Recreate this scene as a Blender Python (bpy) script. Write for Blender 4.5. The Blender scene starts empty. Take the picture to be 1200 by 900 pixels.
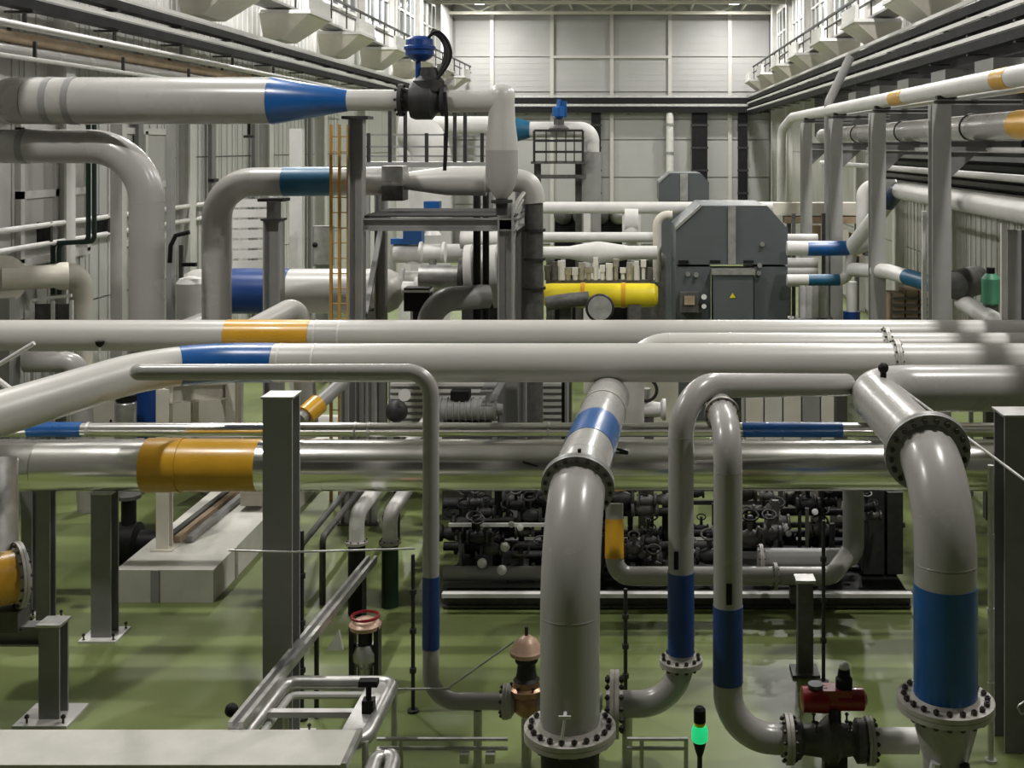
import bpy, math, random
from mathutils import Vector as V, Matrix, Quaternion
random.seed(7)
R = math.radians
# ---------------------------------------------------------------- camera, world, lamps, exposure
FPX, CX, CY, ZC = 1400.0, 740.0, 172.0, 7.0        # focal length and vanishing point in the 1200x900 frame, eye height
scene = bpy.context.scene
COL = scene.collection
cam_d = bpy.data.cameras.new('camera'); cam = bpy.data.objects.new('camera', cam_d); COL.objects.link(cam)
cam.location = (0, 0, ZC); cam.rotation_euler = (R(90), 0, 0)
cam_d.sensor_width = 36; cam_d.lens = FPX/1200*36
cam_d.shift_x = (600-CX)/1200; cam_d.shift_y = -(450-CY)/1200
cam_d.clip_end = 300
scene.camera = cam
w = bpy.data.worlds.new('world'); scene.world = w; w.use_nodes = True
w.node_tree.nodes['Background'].inputs[0].default_value = (0.9, 0.95, 1, 1)
w.node_tree.nodes['Background'].inputs[1].default_value = 0.05
vs = scene.view_settings
vs.view_transform = 'Standard'; vs.look = 'None'; vs.gamma = 1; vs.use_curve_mapping = False
vs.exposure = -0.38
LAMP_W = 1500.0
LAMP_X = (-10.2, 6.9); LAMP_Y = [80-11*k for k in range(7)]; LAMP_Z = 16.7

def P(px, py, Y): return V(((px-CX)*Y/FPX, Y, ZC-(py-CY)*Y/FPX))
def pm(n, Y): return n*Y/FPX
def proj(p): return (CX+p.x*FPX/p.y, CY-(p.z-ZC)*FPX/p.y)
def py_z(py, Y): return ZC-(py-CY)*Y/FPX
def floor_y(py): return ZC*FPX/(py-CY)

# ---------------------------------------------------------------- materials
def mat(name, col, rough=0.5, metal=0.0, var=0.12, scale=3.0, bump=0.0, bscale=40.0, coat=0.0, emit=None, spec=0.5, rvar=0.1):
    m = bpy.data.materials.new(name); m.use_nodes = True
    nt = m.node_tree; b = nt.nodes['Principled BSDF']
    tc = nt.nodes.new('ShaderNodeTexCoord')
    n = nt.nodes.new('ShaderNodeTexNoise'); n.inputs['Scale'].default_value = scale; n.inputs['Detail'].default_value = 5
    nt.links.new(tc.outputs['Object'], n.inputs['Vector'])
    mr = nt.nodes.new('ShaderNodeMapRange'); mr.inputs[1].default_value = 0.3; mr.inputs[2].default_value = 0.7
    mr.inputs[3].default_value = 1-var; mr.inputs[4].default_value = 1+var
    nt.links.new(n.outputs['Fac'], mr.inputs[0])
    mx = nt.nodes.new('ShaderNodeVectorMath'); mx.operation = 'SCALE'
    mx.inputs[0].default_value = col
    nt.links.new(mr.outputs[0], mx.inputs['Scale'])
    nt.links.new(mx.outputs[0], b.inputs['Base Color'])
    r2 = nt.nodes.new('ShaderNodeMapRange'); r2.inputs[1].default_value = 0.3; r2.inputs[2].default_value = 0.7
    r2.inputs[3].default_value = max(0.02, rough-rvar*rough); r2.inputs[4].default_value = min(1, rough+rvar*rough)
    nt.links.new(n.outputs['Fac'], r2.inputs[0]); nt.links.new(r2.outputs[0], b.inputs['Roughness'])
    b.inputs['Metallic'].default_value = metal
    b.inputs['Specular IOR Level'].default_value = spec
    b.inputs['Coat Weight'].default_value = coat
    if bump:
        n2 = nt.nodes.new('ShaderNodeTexNoise'); n2.inputs['Scale'].default_value = bscale
        nt.links.new(tc.outputs['Object'], n2.inputs['Vector'])
        bp = nt.nodes.new('ShaderNodeBump'); bp.inputs['Strength'].default_value = bump; bp.inputs['Distance'].default_value = 0.01
        nt.links.new(n2.outputs['Fac'], bp.inputs['Height']); nt.links.new(bp.outputs[0], b.inputs['Normal'])
    if emit:
        b.inputs['Emission Color'].default_value = (*emit[0], 1); b.inputs['Emission Strength'].default_value = emit[1]
    return m
M = dict(
 grey=mat('grey_pipe_paint', (.36, .352, .335), .27, var=.03, scale=1.2, coat=.1, rvar=.03),
 pale=mat('pale_pipe_paint', (.48, .468, .44), .35, var=.03, scale=1.2, rvar=.03),
 white=mat('white_paint', (.62, .615, .59), .45, var=.06),
 cream=mat('cream_paint', (.60, .57, .49), .5, var=.07),
 tan=mat('tan_insulation', (.36, .27, .18), .8, var=.2),
 clad=mat('aluminium_cladding', (.87, .86, .83), .2, 1.0, var=.07, scale=1.5, bump=.05, bscale=3),
 galv=mat('galvanised_steel', (.52, .52, .50), .4, .8, var=.15, scale=6),
 blue=mat('blue_paint', (.010, .088, .29), .3, var=.08, coat=.15),
 dblue=mat('deep_blue_paint', (.006, .042, .19), .35, var=.08),
 navy=mat('navy_paint', (.02, .035, .09), .4, var=.1),
 teal=mat('teal_blue_paint', (.012, .10, .19), .4, var=.08),
 orange=mat('amber_paint', (.60, .32, .022), .32, var=.06, coat=.15),
 yellow=mat('yellow_paint', (.72, .58, .02), .35, var=.07),
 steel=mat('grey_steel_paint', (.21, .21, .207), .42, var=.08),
 lsteel=mat('mid_grey_steel_paint', (.26, .26, .25), .42, var=.08),
 rackgrey=mat('light_grey_steel_paint', (.36, .36, .35), .45, var=.06),
 backpanel=mat('pale_grey_wall_panel', (.36, .36, .35), .5, var=.04, scale=.6),
 dark=mat('dark_steel', (.032, .032, .031), .5, var=.25, scale=8, spec=.25),
 black=mat('black_rubber', (.009, .009, .009), .55, var=.2, spec=.2),
 grate=mat('dark_grating', (.05, .05, .048), .9, var=.2, spec=.1),
 midsteel=mat('plain_grey_steel_paint', (.30, .30, .295), .42, var=.06),
 iron=mat('cast_iron', (.10, .098, .092), .5, .3, var=.25, scale=9),
 bolt=mat('dark_bolt_steel', (.06, .055, .05), .4, .6, var=.2, scale=20),
 flange=mat('flange_paint', (.40, .385, .35), .45, .1, var=.12, scale=8),
 brass=mat('bronze_valve_metal', (.42, .24, .15), .35, .6, var=.15, scale=8),
 pink=mat('copper_pink_paint', (.55, .36, .26), .4, .1, var=.1),
 red=mat('red_paint', (.22, .008, .012), .3, var=.08, coat=.2),
 dgreen=mat('dark_green_paint', (.012, .035, .024), .35, var=.1),
 hood=mat('blue_grey_sheet_metal', (.085, .096, .10), .5, var=.05),
 panel=mat('white_wall_panel', (.56, .56, .54), .55, var=.04, scale=.8),
 panelg=mat('grey_wall_panel', (.44, .435, .41), .55, var=.05, scale=.8),
 wallback=mat('wall_backing', (.30, .295, .275), .7, var=.05),
 ceilm=mat('ceiling_sheet', (.45, .445, .43), .7, var=.05),
 truss=mat('cream_truss_paint', (.55, .53, .46), .5, var=.05),
 frontw=mat('dark_front_wall', (.06, .06, .058), .7, var=.05),
 glass=mat('window_glass', (.10, .12, .13), .08, var=.02),
 conc=mat('pale_concrete', (.55, .54, .49), .7, var=.1, scale=2.5, bump=.2, bscale=30),
 ladder=mat('ladder_yellow', (.5, .29, .07), .5, var=.1),
 lensm=mat('lamp_lens', (1, 1, 1), .5, emit=((1, .97, .9), 30)),
 glow=mat('green_beacon', (.02, .5, .2), .3, emit=((.02, .75, .25), .8)),
 screen=mat('instrument_window', (.12, .16, .15), .15),
)
def floor_mat():
    m = bpy.data.materials.new('green_floor_paint'); m.use_nodes = True
    nt = m.node_tree; b = nt.nodes['Principled BSDF']; L = nt.links.new
    tc = nt.nodes.new('ShaderNodeTexCoord')
    n = nt.nodes.new('ShaderNodeTexNoise'); n.inputs['Scale'].default_value = .5; n.inputs['Detail'].default_value = 7
    L(tc.outputs['Object'], n.inputs['Vector'])
    cr = nt.nodes.new('ShaderNodeValToRGB')
    cr.color_ramp.elements[0].position = .3; cr.color_ramp.elements[0].color = (.112, .145, .042, 1)
    cr.color_ramp.elements[1].position = .7; cr.color_ramp.elements[1].color = (.185, .222, .082, 1)
    L(n.outputs['Fac'], cr.inputs[0]); L(cr.outputs[0], b.inputs['Base Color'])
    n2 = nt.nodes.new('ShaderNodeTexNoise'); n2.inputs['Scale'].default_value = 2.2; n2.inputs['Detail'].default_value = 4
    L(tc.outputs['Object'], n2.inputs['Vector'])
    mr = nt.nodes.new('ShaderNodeMapRange'); mr.inputs[3].default_value = .3; mr.inputs[4].default_value = .46
    L(n2.outputs['Fac'], mr.inputs[0]); L(mr.outputs[0], b.inputs['Roughness'])
    return m
M['floor'] = floor_mat()

# ---------------------------------------------------------------- mesh helpers
def axes(d):
    d = d.normalized()
    u = V((0, 0, 1)) if abs(d.z) < .9 else V((0, 1, 0))
    a = u.cross(d).normalized(); b = d.cross(a).normalized()
    return a, b
class MB:
    def __init__(s): s.v = []; s.f = []
    def add(s, vs, fs):
        k = len(s.v); s.v += [V(x) for x in vs]; s.f += [tuple(i+k for i in f) for f in fs]; return s
    def box(s, c, size, rot=None):
        x, y, z = (q/2 for q in size); c = V(c)
        pts = [V(p) for p in ((-x,-y,-z),(x,-y,-z),(x,y,-z),(-x,y,-z),(-x,-y,z),(x,-y,z),(x,y,z),(-x,y,z))]
        if rot is not None: pts = [rot @ p for p in pts]
        return s.add([p+c for p in pts], [(0,3,2,1),(4,5,6,7),(0,1,5,4),(1,2,6,5),(2,3,7,6),(3,0,4,7)])
    def bb(s, a, b):                                   # box from corner to corner
        a, b = V(a), V(b); return s.box((a+b)/2, [abs(b[i]-a[i]) for i in range(3)])
    def beam(s, p0, p1, wd, ht):                       # rectangular bar
        p0, p1 = V(p0), V(p1); d = (p1-p0); a, b = axes(d)
        q = []
        for p in (p0, p1):
            for i, j in ((-1,-1),(1,-1),(1,1),(-1,1)): q.append(p+a*i*wd/2+b*j*ht/2)
        return s.add(q, [(3,2,1,0),(4,5,6,7),(0,1,5,4),(1,2,6,5),(2,3,7,6),(3,0,4,7)])
    def lathe(s, p, d, prof, n=24, caps=True):         # prof: (t along d, radius)
        p = V(p); d = V(d).normalized(); a, b = axes(d); k = len(s.v)
        for t, r in prof:
            for i in range(n):
                th = 2*math.pi*i/n; s.v.append(p+d*t+(a*math.cos(th)+b*math.sin(th))*r)
        m = len(prof)
        for j in range(m-1):
            for i in range(n):
                i2 = (i+1) % n; s.f.append((k+j*n+i, k+j*n+i2, k+(j+1)*n+i2, k+(j+1)*n+i))
        if caps:
            s.f.append(tuple(k+i for i in reversed(range(n)))); s.f.append(tuple(k+(m-1)*n+i for i in range(n)))
        return s
    def cyl(s, p0, p1, r0, r1=None, n=16):
        p0, p1 = V(p0), V(p1); return s.lathe(p0, p1-p0, [(0, r0), ((p1-p0).length, r0 if r1 is None else r1)], n)
    def ring(s, p, d, R0, r, n=28, m=8):
        p = V(p); a, b = axes(V(d)); d = V(d).normalized(); k = len(s.v)
        for i in range(n):
            th = 2*math.pi*i/n; e = a*math.cos(th)+b*math.sin(th)
            for j in range(m):
                ph = 2*math.pi*j/m; s.v.append(p+e*(R0+r*math.cos(ph))+d*r*math.sin(ph))
        for i in range(n):
            for j in range(m):
                s.f.append((k+i*m+j, k+((i+1) % n)*m+j, k+((i+1) % n)*m+(j+1) % m, k+i*m+(j+1) % m))
        return s
    def tube(s, pts, r, n=24, caps=True):
        pts = [V(p) for p in pts]; k = len(s.v)
        t0 = (pts[1]-pts[0]).normalized(); a, b = axes(t0); prev = t0
        for i, p in enumerate(pts):
            if i == 0: t = t0
            elif i == len(pts)-1: t = (pts[i]-pts[i-1]).normalized()
            else: t = ((pts[i]-pts[i-1]).normalized()+(pts[i+1]-pts[i]).normalized()).normalized()
            q = prev.rotation_difference(t); a = q @ a; b = q @ b; prev = t
            rr = r[i] if isinstance(r, (list, tuple)) else r
            for j in range(n):
                th = 2*math.pi*j/n; s.v.append(p+(a*math.cos(th)+b*math.sin(th))*rr)
        for i in range(len(pts)-1):
            for j in range(n):
                j2 = (j+1) % n; s.f.append((k+i*n+j, k+i*n+j2, k+(i+1)*n+j2, k+(i+1)*n+j))
        if caps:
            s.f.append(tuple(k+j for j in reversed(range(n)))); e = k+(len(pts)-1)*n
            s.f.append(tuple(e+j for j in range(n)))
        return s
    def sphere(s, c, r, n=16, m=10, sz=1.0):
        c = V(c); prof = [(-r*math.cos(math.pi*i/m)*sz, max(1e-4, r*math.sin(math.pi*i/m))) for i in range(m+1)]
        return s.lathe(c, V((0,0,1)), prof, n, caps=False)
    def prism(s, pts, d):                              # polygon pts extruded by d
        pts = [V(p) for p in pts]; d = V(d); n = len(pts)
        return s.add(pts+[p+d for p in pts], [tuple(reversed(range(n))), tuple(range(n, 2*n))]+[(i, (i+1) % n, n+(i+1) % n, n+i) for i in range(n)])
    def hbeam(s, p0, p1, wd, ht, tk=.025, up=None):    # H section
        p0, p1 = V(p0), V(p1); d = (p1-p0).normalized(); a, b = axes(d)
        if up is not None:
            b = (V(up)-d*V(up).dot(d)).normalized(); a = b.cross(d)
        def slab(o, w2, h2):
            q = []
            for p in (p0, p1):
                for i, j in ((-1,-1),(1,-1),(1,1),(-1,1)): q.append(p+o+a*i*w2+b*j*h2)
            s.add(q, [(3,2,1,0),(4,5,6,7),(0,1,5,4),(1,2,6,5),(2,3,7,6),(3,0,4,7)])
        slab(b*(ht/2-tk/2), wd/2, tk/2); slab(-b*(ht/2-tk/2), wd/2, tk/2); slab(V((0,0,0)), tk/2, ht/2-tk)
        return s
def smooth(pts, n=3):
    pts = [V(p) for p in pts]
    for _ in range(n):
        q = [pts[0]]
        for a, b in zip(pts, pts[1:]): q += [a.lerp(b, .25), a.lerp(b, .75)]
        pts = q+[pts[-1]]
    return pts
def mesh_of(name, mb, m, off=V((0,0,0))):
    me = bpy.data.meshes.new(name)
    me.from_pydata([tuple(v-off) for v in mb.v], [], mb.f)
    me.polygons.foreach_set('use_smooth', [True]*len(me.polygons))
    me.validate(); me.update()
    import bmesh
    bm = bmesh.new(); bm.from_mesh(me); bmesh.ops.recalc_face_normals(bm, faces=bm.faces); bm.to_mesh(me); bm.free()
    me.set_sharp_from_angle(angle=R(34))
    me.materials.append(M[m] if isinstance(m, str) else m)
    return me
class Thing:
    def __init__(s, name, label, cat, origin, group=None, kind=None):
        o = bpy.data.objects.new(name, None); COL.objects.link(o); s.o = o; s.c = V(origin)
        o.location = s.c; o.empty_display_size = .2
        if kind: o['kind'] = kind
        if label: o['label'] = label
        if cat: o['category'] = cat
        if group: o['group'] = group
    def part(s, name, mb, m, parent=None, label=None):
        o = bpy.data.objects.new(name, mesh_of(name, mb, m, s.c)); COL.objects.link(o)
        o.parent = parent or s.o
        if label: o['label'] = label
        return o
    def inst(s, name, me, loc, quat=None, parent=None):
        o = bpy.data.objects.new(name, me); COL.objects.link(o); o.parent = parent or s.o
        o.location = V(loc)-s.c
        if quat is not None: o.rotation_mode = 'QUATERNION'; o.rotation_quaternion = quat
        return o
def single(name, mb, m, label, cat, group=None):
    c = sum(mb.v, V((0,0,0)))/len(mb.v); c.z = min(v.z for v in mb.v)
    o = bpy.data.objects.new(name, mesh_of(name, mb, m, c)); COL.objects.link(o); o.location = c
    o['label'] = label; o['category'] = cat
    if group: o['group'] = group
    return o
def struct(name, mb, m, parent=None, kind='structure'):
    o = bpy.data.objects.new(name, mesh_of(name, mb, m)); COL.objects.link(o)
    if parent: o.parent = parent
    else: o['kind'] = kind
    return o
def copy_tree(o, parent=None):
    c = o.copy(); COL.objects.link(c); c.parent = parent
    for ch in list(o.children): copy_tree(ch, c)
    return c
_bolt = {}
def bolt_mesh(r, L):
    key = (round(r, 3), round(L, 3))
    if key not in _bolt:
        mb = MB()
        mb.lathe((0,0,-L/2), (0,0,1), [(0, r), (r*.9, r)], 6); mb.lathe((0,0,L/2-r*.9), (0,0,1), [(0, r), (r*.9, r)], 6)
        mb.lathe((0,0,-L/2-r*.4), (0,0,1), [(0, r*.5), (L+r*.8, r*.5)], 6)
        _bolt[key] = mesh_of('bolt', mb, 'bolt')
    return _bolt[key]
def flange(t, p, d, rp, RR, tk, nb, m='flange', parent=None, gap=True, bolts=True, name='flange'):
    p = V(p); d = V(d).normalized(); mb = MB()
    if gap:
        mb.lathe(p, d, [(-tk*1.9, rp*1.01), (-tk*1.05, rp*1.1), (-tk, RR), (-tk*.06, RR), (-tk*.05, RR*.9), (tk*.05, RR*.9), (tk*.06, RR), (tk, RR), (tk*1.05, rp*1.1), (tk*1.9, rp*1.01)], 40)
    else:
        mb.lathe(p, d, [(0, RR), (tk, RR), (tk*1.05, rp*1.1), (tk*1.9, rp*1.01)], 40)
    fo = t.part(name, mb, m, parent)
    if bolts:
        br = min((RR-rp)*.24, math.pi*RR/nb*.42); me = bolt_mesh(br, tk*2+br*2.6); a, b = axes(d); q = V((0,0,1)).rotation_difference(d)
        rc = rp+(RR-rp)*.58
        for i in range(nb):
            th = 2*math.pi*(i+.5)/nb
            o = bpy.data.objects.new('bolt', me); COL.objects.link(o); o.parent = fo
            o.location = p+(a*math.cos(th)+b*math.sin(th))*rc-t.c; o.rotation_mode = 'QUATERNION'; o.rotation_quaternion = q
    return fo
class Run(Thing):
    """a line of pipe: straight pipes and elbows along filleted points"""
    def __init__(s, name, label, pts, r, m, bend=None, cat='pipe', n=32, group=None, caps=True, skip=()):
        pts = [V(p) for p in pts]; low = min(pts, key=lambda p: p.z)
        Thing.__init__(s, name, label, cat, low, group)
        s.r = r; s.m = m; bend = bend if bend else 3*r; s.segs = []; cur = pts[0]
        for i in range(1, len(pts)):
            if i < len(pts)-1:
                bd = bend[i-1] if isinstance(bend, (list, tuple)) else bend
                d1 = (pts[i]-pts[i-1]).normalized(); d2 = (pts[i+1]-pts[i]).normalized()
                th = d1.angle(d2); tl = bd*math.tan(th/2)
                tl = min(tl, .98*(pts[i]-cur).length, .98*(pts[i+1]-pts[i]).length*(1 if i == len(pts)-2 else .55))
                bd = tl/math.tan(th/2)
                a = pts[i]-d1*tl; c = pts[i]+d2*tl
                if (a-cur).length > .02: s.segs.append(('pipe', [cur, a]))
                ax = d1.cross(d2).normalized(); ctr = a+(d2-d1*d1.dot(d2)).normalized()*bd
                k = max(6, int(th/R(6)))
                s.segs.append(('elbow', [ctr+Quaternion(ax, th*j/k) @ (a-ctr) for j in range(k+1)])); cur = c
            else: s.segs.append(('pipe', [cur, pts[i]]))
        s.pl = []
        for kind, q in s.segs:
            if kind == 'pipe':
                L = (q[1]-q[0]).length; kk = max(1, int(L/.1)); s.pl += [q[0].lerp(q[1], j/kk) for j in range(kk)]
            else: s.pl += q[:-1]
        s.pl.append(s.segs[-1][1][-1]); s.L = [0]
        for i in range(1, len(s.pl)): s.L.append(s.L[-1]+(s.pl[i]-s.pl[i-1]).length)
        for i, (kind, q) in enumerate(s.segs):
            if i in skip: continue
            s.part(kind, MB().tube(q, r, n), m)
            if i > 0 and r > .08:   # weld bead between the pieces
                d = (q[1]-q[0]).normalized(); s.part('weld_seam', MB().lathe(q[0], d, [(-.012, r*.99), (-.006, r*1.005), (.006, r*1.005), (.012, r*.99)], n), m)
    def at(s, S):
        for i in range(1, len(s.L)):
            if s.L[i] >= S or i == len(s.L)-1:
                f = (S-s.L[i-1])/max(1e-9, s.L[i]-s.L[i-1]); d = (s.pl[i]-s.pl[i-1]).normalized()
                return s.pl[i-1]+(s.pl[i]-s.pl[i-1])*f, d
    def sx(s, x, lo=0, hi=1e9): return min((abs(proj(p)[0]-x), l) for p, l in zip(s.pl, s.L) if lo <= l <= hi and p.y > 1)[1]
    def sy(s, y, lo=0, hi=1e9): return min((abs(proj(p)[1]-y), l) for p, l in zip(s.pl, s.L) if lo <= l <= hi and p.y > 1)[1]
    def sub(s, a, b):
        if a > b: a, b = b, a
        pa = s.at(a)[0]; pb = s.at(b)[0]
        return [pa]+[p for p, l in zip(s.pl, s.L) if a+.01 < l < b-.01]+[pb]
    def band(s, a, b, m, name='colour_band', ex=.006, label=None):
        return s.part(name, MB().tube(s.sub(a, b), s.r+ex, 40), m, label=label)
    def fl(s, S, RR, tk=.04, nb=12, m='flange', **k):
        p, d = s.at(S); return flange(s, p, d, s.r, RR, tk, nb, m, **k)
    def strap(s, S, wd, m='dark', ex=.012):  # pipe strap; on the overhead pipes a dark ring imitating a cast shadow
        p, d = s.at(S); return s.part('strap', MB().lathe(p, d, [(-wd/2, s.r), (-wd/2, s.r+ex), (wd/2, s.r+ex), (wd/2, s.r)], 40, False), m)
# ---------------------------------------------------------------- the hall
XL, XR, YF, YB, ZT = -12.75, 10.0, -14.0, 85.0, 17.6
struct('floor', MB().bb((XL-.4, YF-.4, -.3), (XR+.4, YB+.4, 0)), 'floor')
struct('ceiling', MB().bb((XL-.4, YF-.4, ZT), (XR+.4, YB+.4, ZT+.3)), 'ceilm')
wl = struct('wall_left', MB().bb((XL-.3, YF, 0), (XL, YB, ZT)), 'wallback')
wr = struct('wall_right', MB().bb((XR, YF, 0), (XR+.3, YB, ZT)), 'wallback')
wb = struct('wall_back', MB().bb((XL-.3, YB, 0), (XR+.3, YB+.3, ZT)), 'wallback')
struct('wall_front', MB().bb((XL-.3, YF-.3, 0), (XR+.3, YF, ZT)), 'frontw')
def cladding(sgn):   # one ribbed cassette, 1.5 x 3.3 m
    mb = MB().box((0, 0, 0), (.06, 1.46, 3.26))
    for y in (-.5, 0, .5): mb.box((sgn*.045, y, 0), (.03, .16, 3.26))
    return mb
for wall, X, sg, y0, yn, mm in ((wl, XL+.035, 1, 21, 21, 'panel'), (wr, XR-.035, -1, 16.5, 19, 'panelg')):
    me = mesh_of('panel', cladding(sg), mm)
    for i in range(yn):
        for k in range(5):
            o = bpy.data.objects.new('panel', me); COL.objects.link(o); o.parent = wall; o.location = (X, y0+1.5*i, 1.75+3.3*k)
    far = MB(); i = yn
    while y0+1.5*i < YB-.8:
        for k in range(5):
            far.box((X, y0+1.5*i, 1.75+3.3*k), (.06, 1.46, 3.26))
        i += 1
    o = struct('panel_run', far, mm, wall); o['kind'] = 'stuff'
# back wall panels between white mullions
cols = [XL+.1]+[(-160+70*k)*YB/FPX for k in range(0, 6)]+[XR-.1]
cols = sorted(set([XL+.1]+[P(x, 0, YB).x for x in (577, 647, 717, 785, 855)]+[XR-.1]))
rows = [.05, 2.9, py_z(208, YB), py_z(164, YB), py_z(140, YB), py_z(108, YB), py_z(67, YB), py_z(18, YB), 17.5]
for i in range(len(cols)-1):
    for k in range(len(rows)-1):
        c0, c1 = cols[i]+.12, cols[i+1]-.12
        mb = MB().bb((c0, YB-.1, rows[k]+.05), (c1, YB, rows[k+1]-.05))
        if 3 < k < 7:
            n = 3
            for q in range(1, n*2):
                z = rows[k]+(rows[k+1]-rows[k])*q/(n*2); mb.bb((c0, YB-.115, z-.03), (c1, YB-.1, z+.03))
        o = struct('panel', mb, 'backpanel', wb)
for x in cols[1:-1]: struct('mullion', MB().bb((x-.13, YB-.3, 0), (x+.13, YB, 17.4)), 'pale', wb)
struct('rail', MB().bb((P(647,0,YB).x, YB-.32, py_z(68.5, YB)), (P(785,0,YB).x, YB-.1, py_z(65.5, YB))), 'pale', wb)
# dark and pale uprights fixed to the back wall
for px0, px1, y0, y1, m, lab in ((693, 704, 128, 200, 'black', 'black cable riser on the back wall left of the white pipe'),
    (811, 829, 128, 300, 'black', 'wide black cable riser on the back wall behind the rear grey hood'),
    (865, 876, 128, 330, 'black', 'narrow black cable riser on the back wall, rightmost of the three')):
    a, b = P(px0, y1, 84.4), P(px1, y0, 84.4)
    t = Thing('cable_riser', lab, 'cable riser', ((a.x+b.x)/2, 84.4, 0))
    t.part('channel', MB().bb((a.x, 84.35, 0), (b.x, 84.68, b.z)), m)
    for q in range(4): t.part('clip', MB().bb((a.x-.06, 84.3, b.z-1.2-q*1.6), (b.x+.06, 84.36, b.z-1.05-q*1.6)), 'dark')
t = Thing('downpipe', 'white vertical downpipe running down the back wall', 'pipe', (P(785,0,84.2).x, 84.2, 0))
t.part('pipe', MB().cyl((t.c.x, 84.2, 0), (t.c.x, 84.2, py_z(129, 84.2)), .26, n=20), 'white')
for q in (4, 6.5, 8.5): t.part('clamp', MB().cyl((t.c.x, 84.2, q), (t.c.x, 84.2, q+.15), .32, n=20), 'lsteel')

# side columns, crane brackets, windows between them
def bracket(xw, sg, y, lab, grp):
    t = Thing('crane_bracket', lab, 'bracket', (xw, y, 10.2), grp)
    xf = xw+sg*1.65; z1 = 11.4; z0 = 10.6
    q = [(xw, y-1.4, z1), (xf, y-1.4, z1), (xf, y+1.4, z1), (xw, y+1.4, z1), (xw, y-.9, z0), (xw+sg*.6, y-.9, z0), (xw+sg*.6, y+.9, z0), (xw, y+.9, z0)]
    t.part('hopper_body', MB().add(q, [(0,1,2,3),(7,6,5,4),(0,4,5,1),(1,5,6,2),(2,6,7,3),(3,7,4,0)]), 'cream')
    t.part('top_plate', MB().bb((xw, y-1.45, z1), (xf+sg*.06, y+1.45, z1+.12)), 'white')
    t.part('front_plate', MB().bb((xf-sg*.12, y-1.4, z1+.12), (xf, y+1.4, z1+.62)), 'white')
SIDE = {'left': (XL, 1, [26.2+7.3*k for k in range(8)]), 'right': (XR, -1, [28.3+7.6*k for k in range(8)])}
wn = 0
for sd, (xw, sg, ys) in SIDE.items():
    for i, y in enumerate(ys):
        o = struct('wall_column', MB().hbeam((xw+sg*.25, y, 0), (xw+sg*.25, y, 17.4), .42, .42, .05, up=(1,0,0)), 'white')
        ordn = ['nearest', 'second', 'third', 'fourth', 'fifth', 'sixth', 'seventh', 'farthest'][i]
        if i > 0 or sd == 'right': bracket(xw+sg*.46, sg, y, f'cream hopper-shaped bracket under the crane walkway, {ordn} along the {sd} wall', 'crane brackets')
        if i < len(ys)-1:
            for h in (0, 1):
                ya = y+.7+h*3.1; yb = ya+2.7; wn += 1
                t = Thing(f'window_{wn}', None, None, (xw, ya, 13), kind='structure')
                fr = MB(); X0, X1 = xw+sg*.07, xw+sg*.2
                for yy in (ya, (ya+yb)/2, yb): fr.bb((X0, yy-.06, 13), (X1, yy+.06, 16))
                for zz in (13, 14.5, 16): fr.bb((X0, ya, zz-.06), (X1, yb, zz+.06))
                t.part('window_frame', fr, 'white')
                for yy in (ya, (ya+yb)/2):
                    for zz in (13, 14.5): t.part('pane', MB().bb((xw+sg*.1, yy+.06, zz+.06), (xw+sg*.12, yy+1.29, zz+1.44)), 'glass')
    # crane walkway with its handrail
    t = Thing('crane_walkway', f'narrow crane walkway with dark handrail high on the {sd} wall', 'walkway', (xw+sg*1.1, 20, 11.57))
    t.part('deck', MB().bb((xw+sg*.6, 20, 11.58), (xw+sg*1.5, 84, 11.66)), 'lsteel')
    for z, nm in ((12.62, 'top_rail'), (12.2, 'mid_rail')): t.part(nm, MB().beam((xw+sg*1.45, 20, z), (xw+sg*1.45, 84, z), .09, .09 if nm == 'top_rail' else .05), 'dark')
    for k in range(27):
        t.part('post', MB().beam((xw+sg*1.45, 21+2.4*k, 11.66), (xw+sg*1.45, 21+2.4*k, 12.6), .05, .05), 'dark')
# roof trusses
for i, y in enumerate((83, 77, 71, 65)):
    t = Thing('roof_truss', f'cream lattice roof truss, {["nearest to the back wall", "second from the back wall", "third from the back wall", "fourth from the back wall"][i]}', 'truss', (0, y, 16.2), 'roof trusses')
    t.part('bottom_chord', MB().beam((XL, y, 16.3), (XR, y, 16.3), .22, .2), 'truss')
    t.part('top_chord', MB().beam((XL, y, 17.4), (XR, y, 17.4), .22, .2), 'truss')
    x = XL; k = 0
    while x < XR-.5:
        x2 = min(XR, x+2.1); t.part('brace', MB().beam((x, y, 16.35 if k % 2 else 17.35), (x2, y, 17.35 if k % 2 else 16.35), .12, .12), 'truss'); x = x2; k += 1
for x in (-8.5, -4.2, 0, 4.2, 7.8):
    single('purlin', MB().beam((x, 64, 16.75), (x, 84.9, 16.75), .14, .2), 'truss', f'cream purlin running along under the roof, {["leftmost", "second from the left", "above the middle of the hall", "second from the right", "rightmost"][[-8.5,-4.2,0,4.2,7.8].index(x)]}', 'beam', 'roof purlins')
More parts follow.
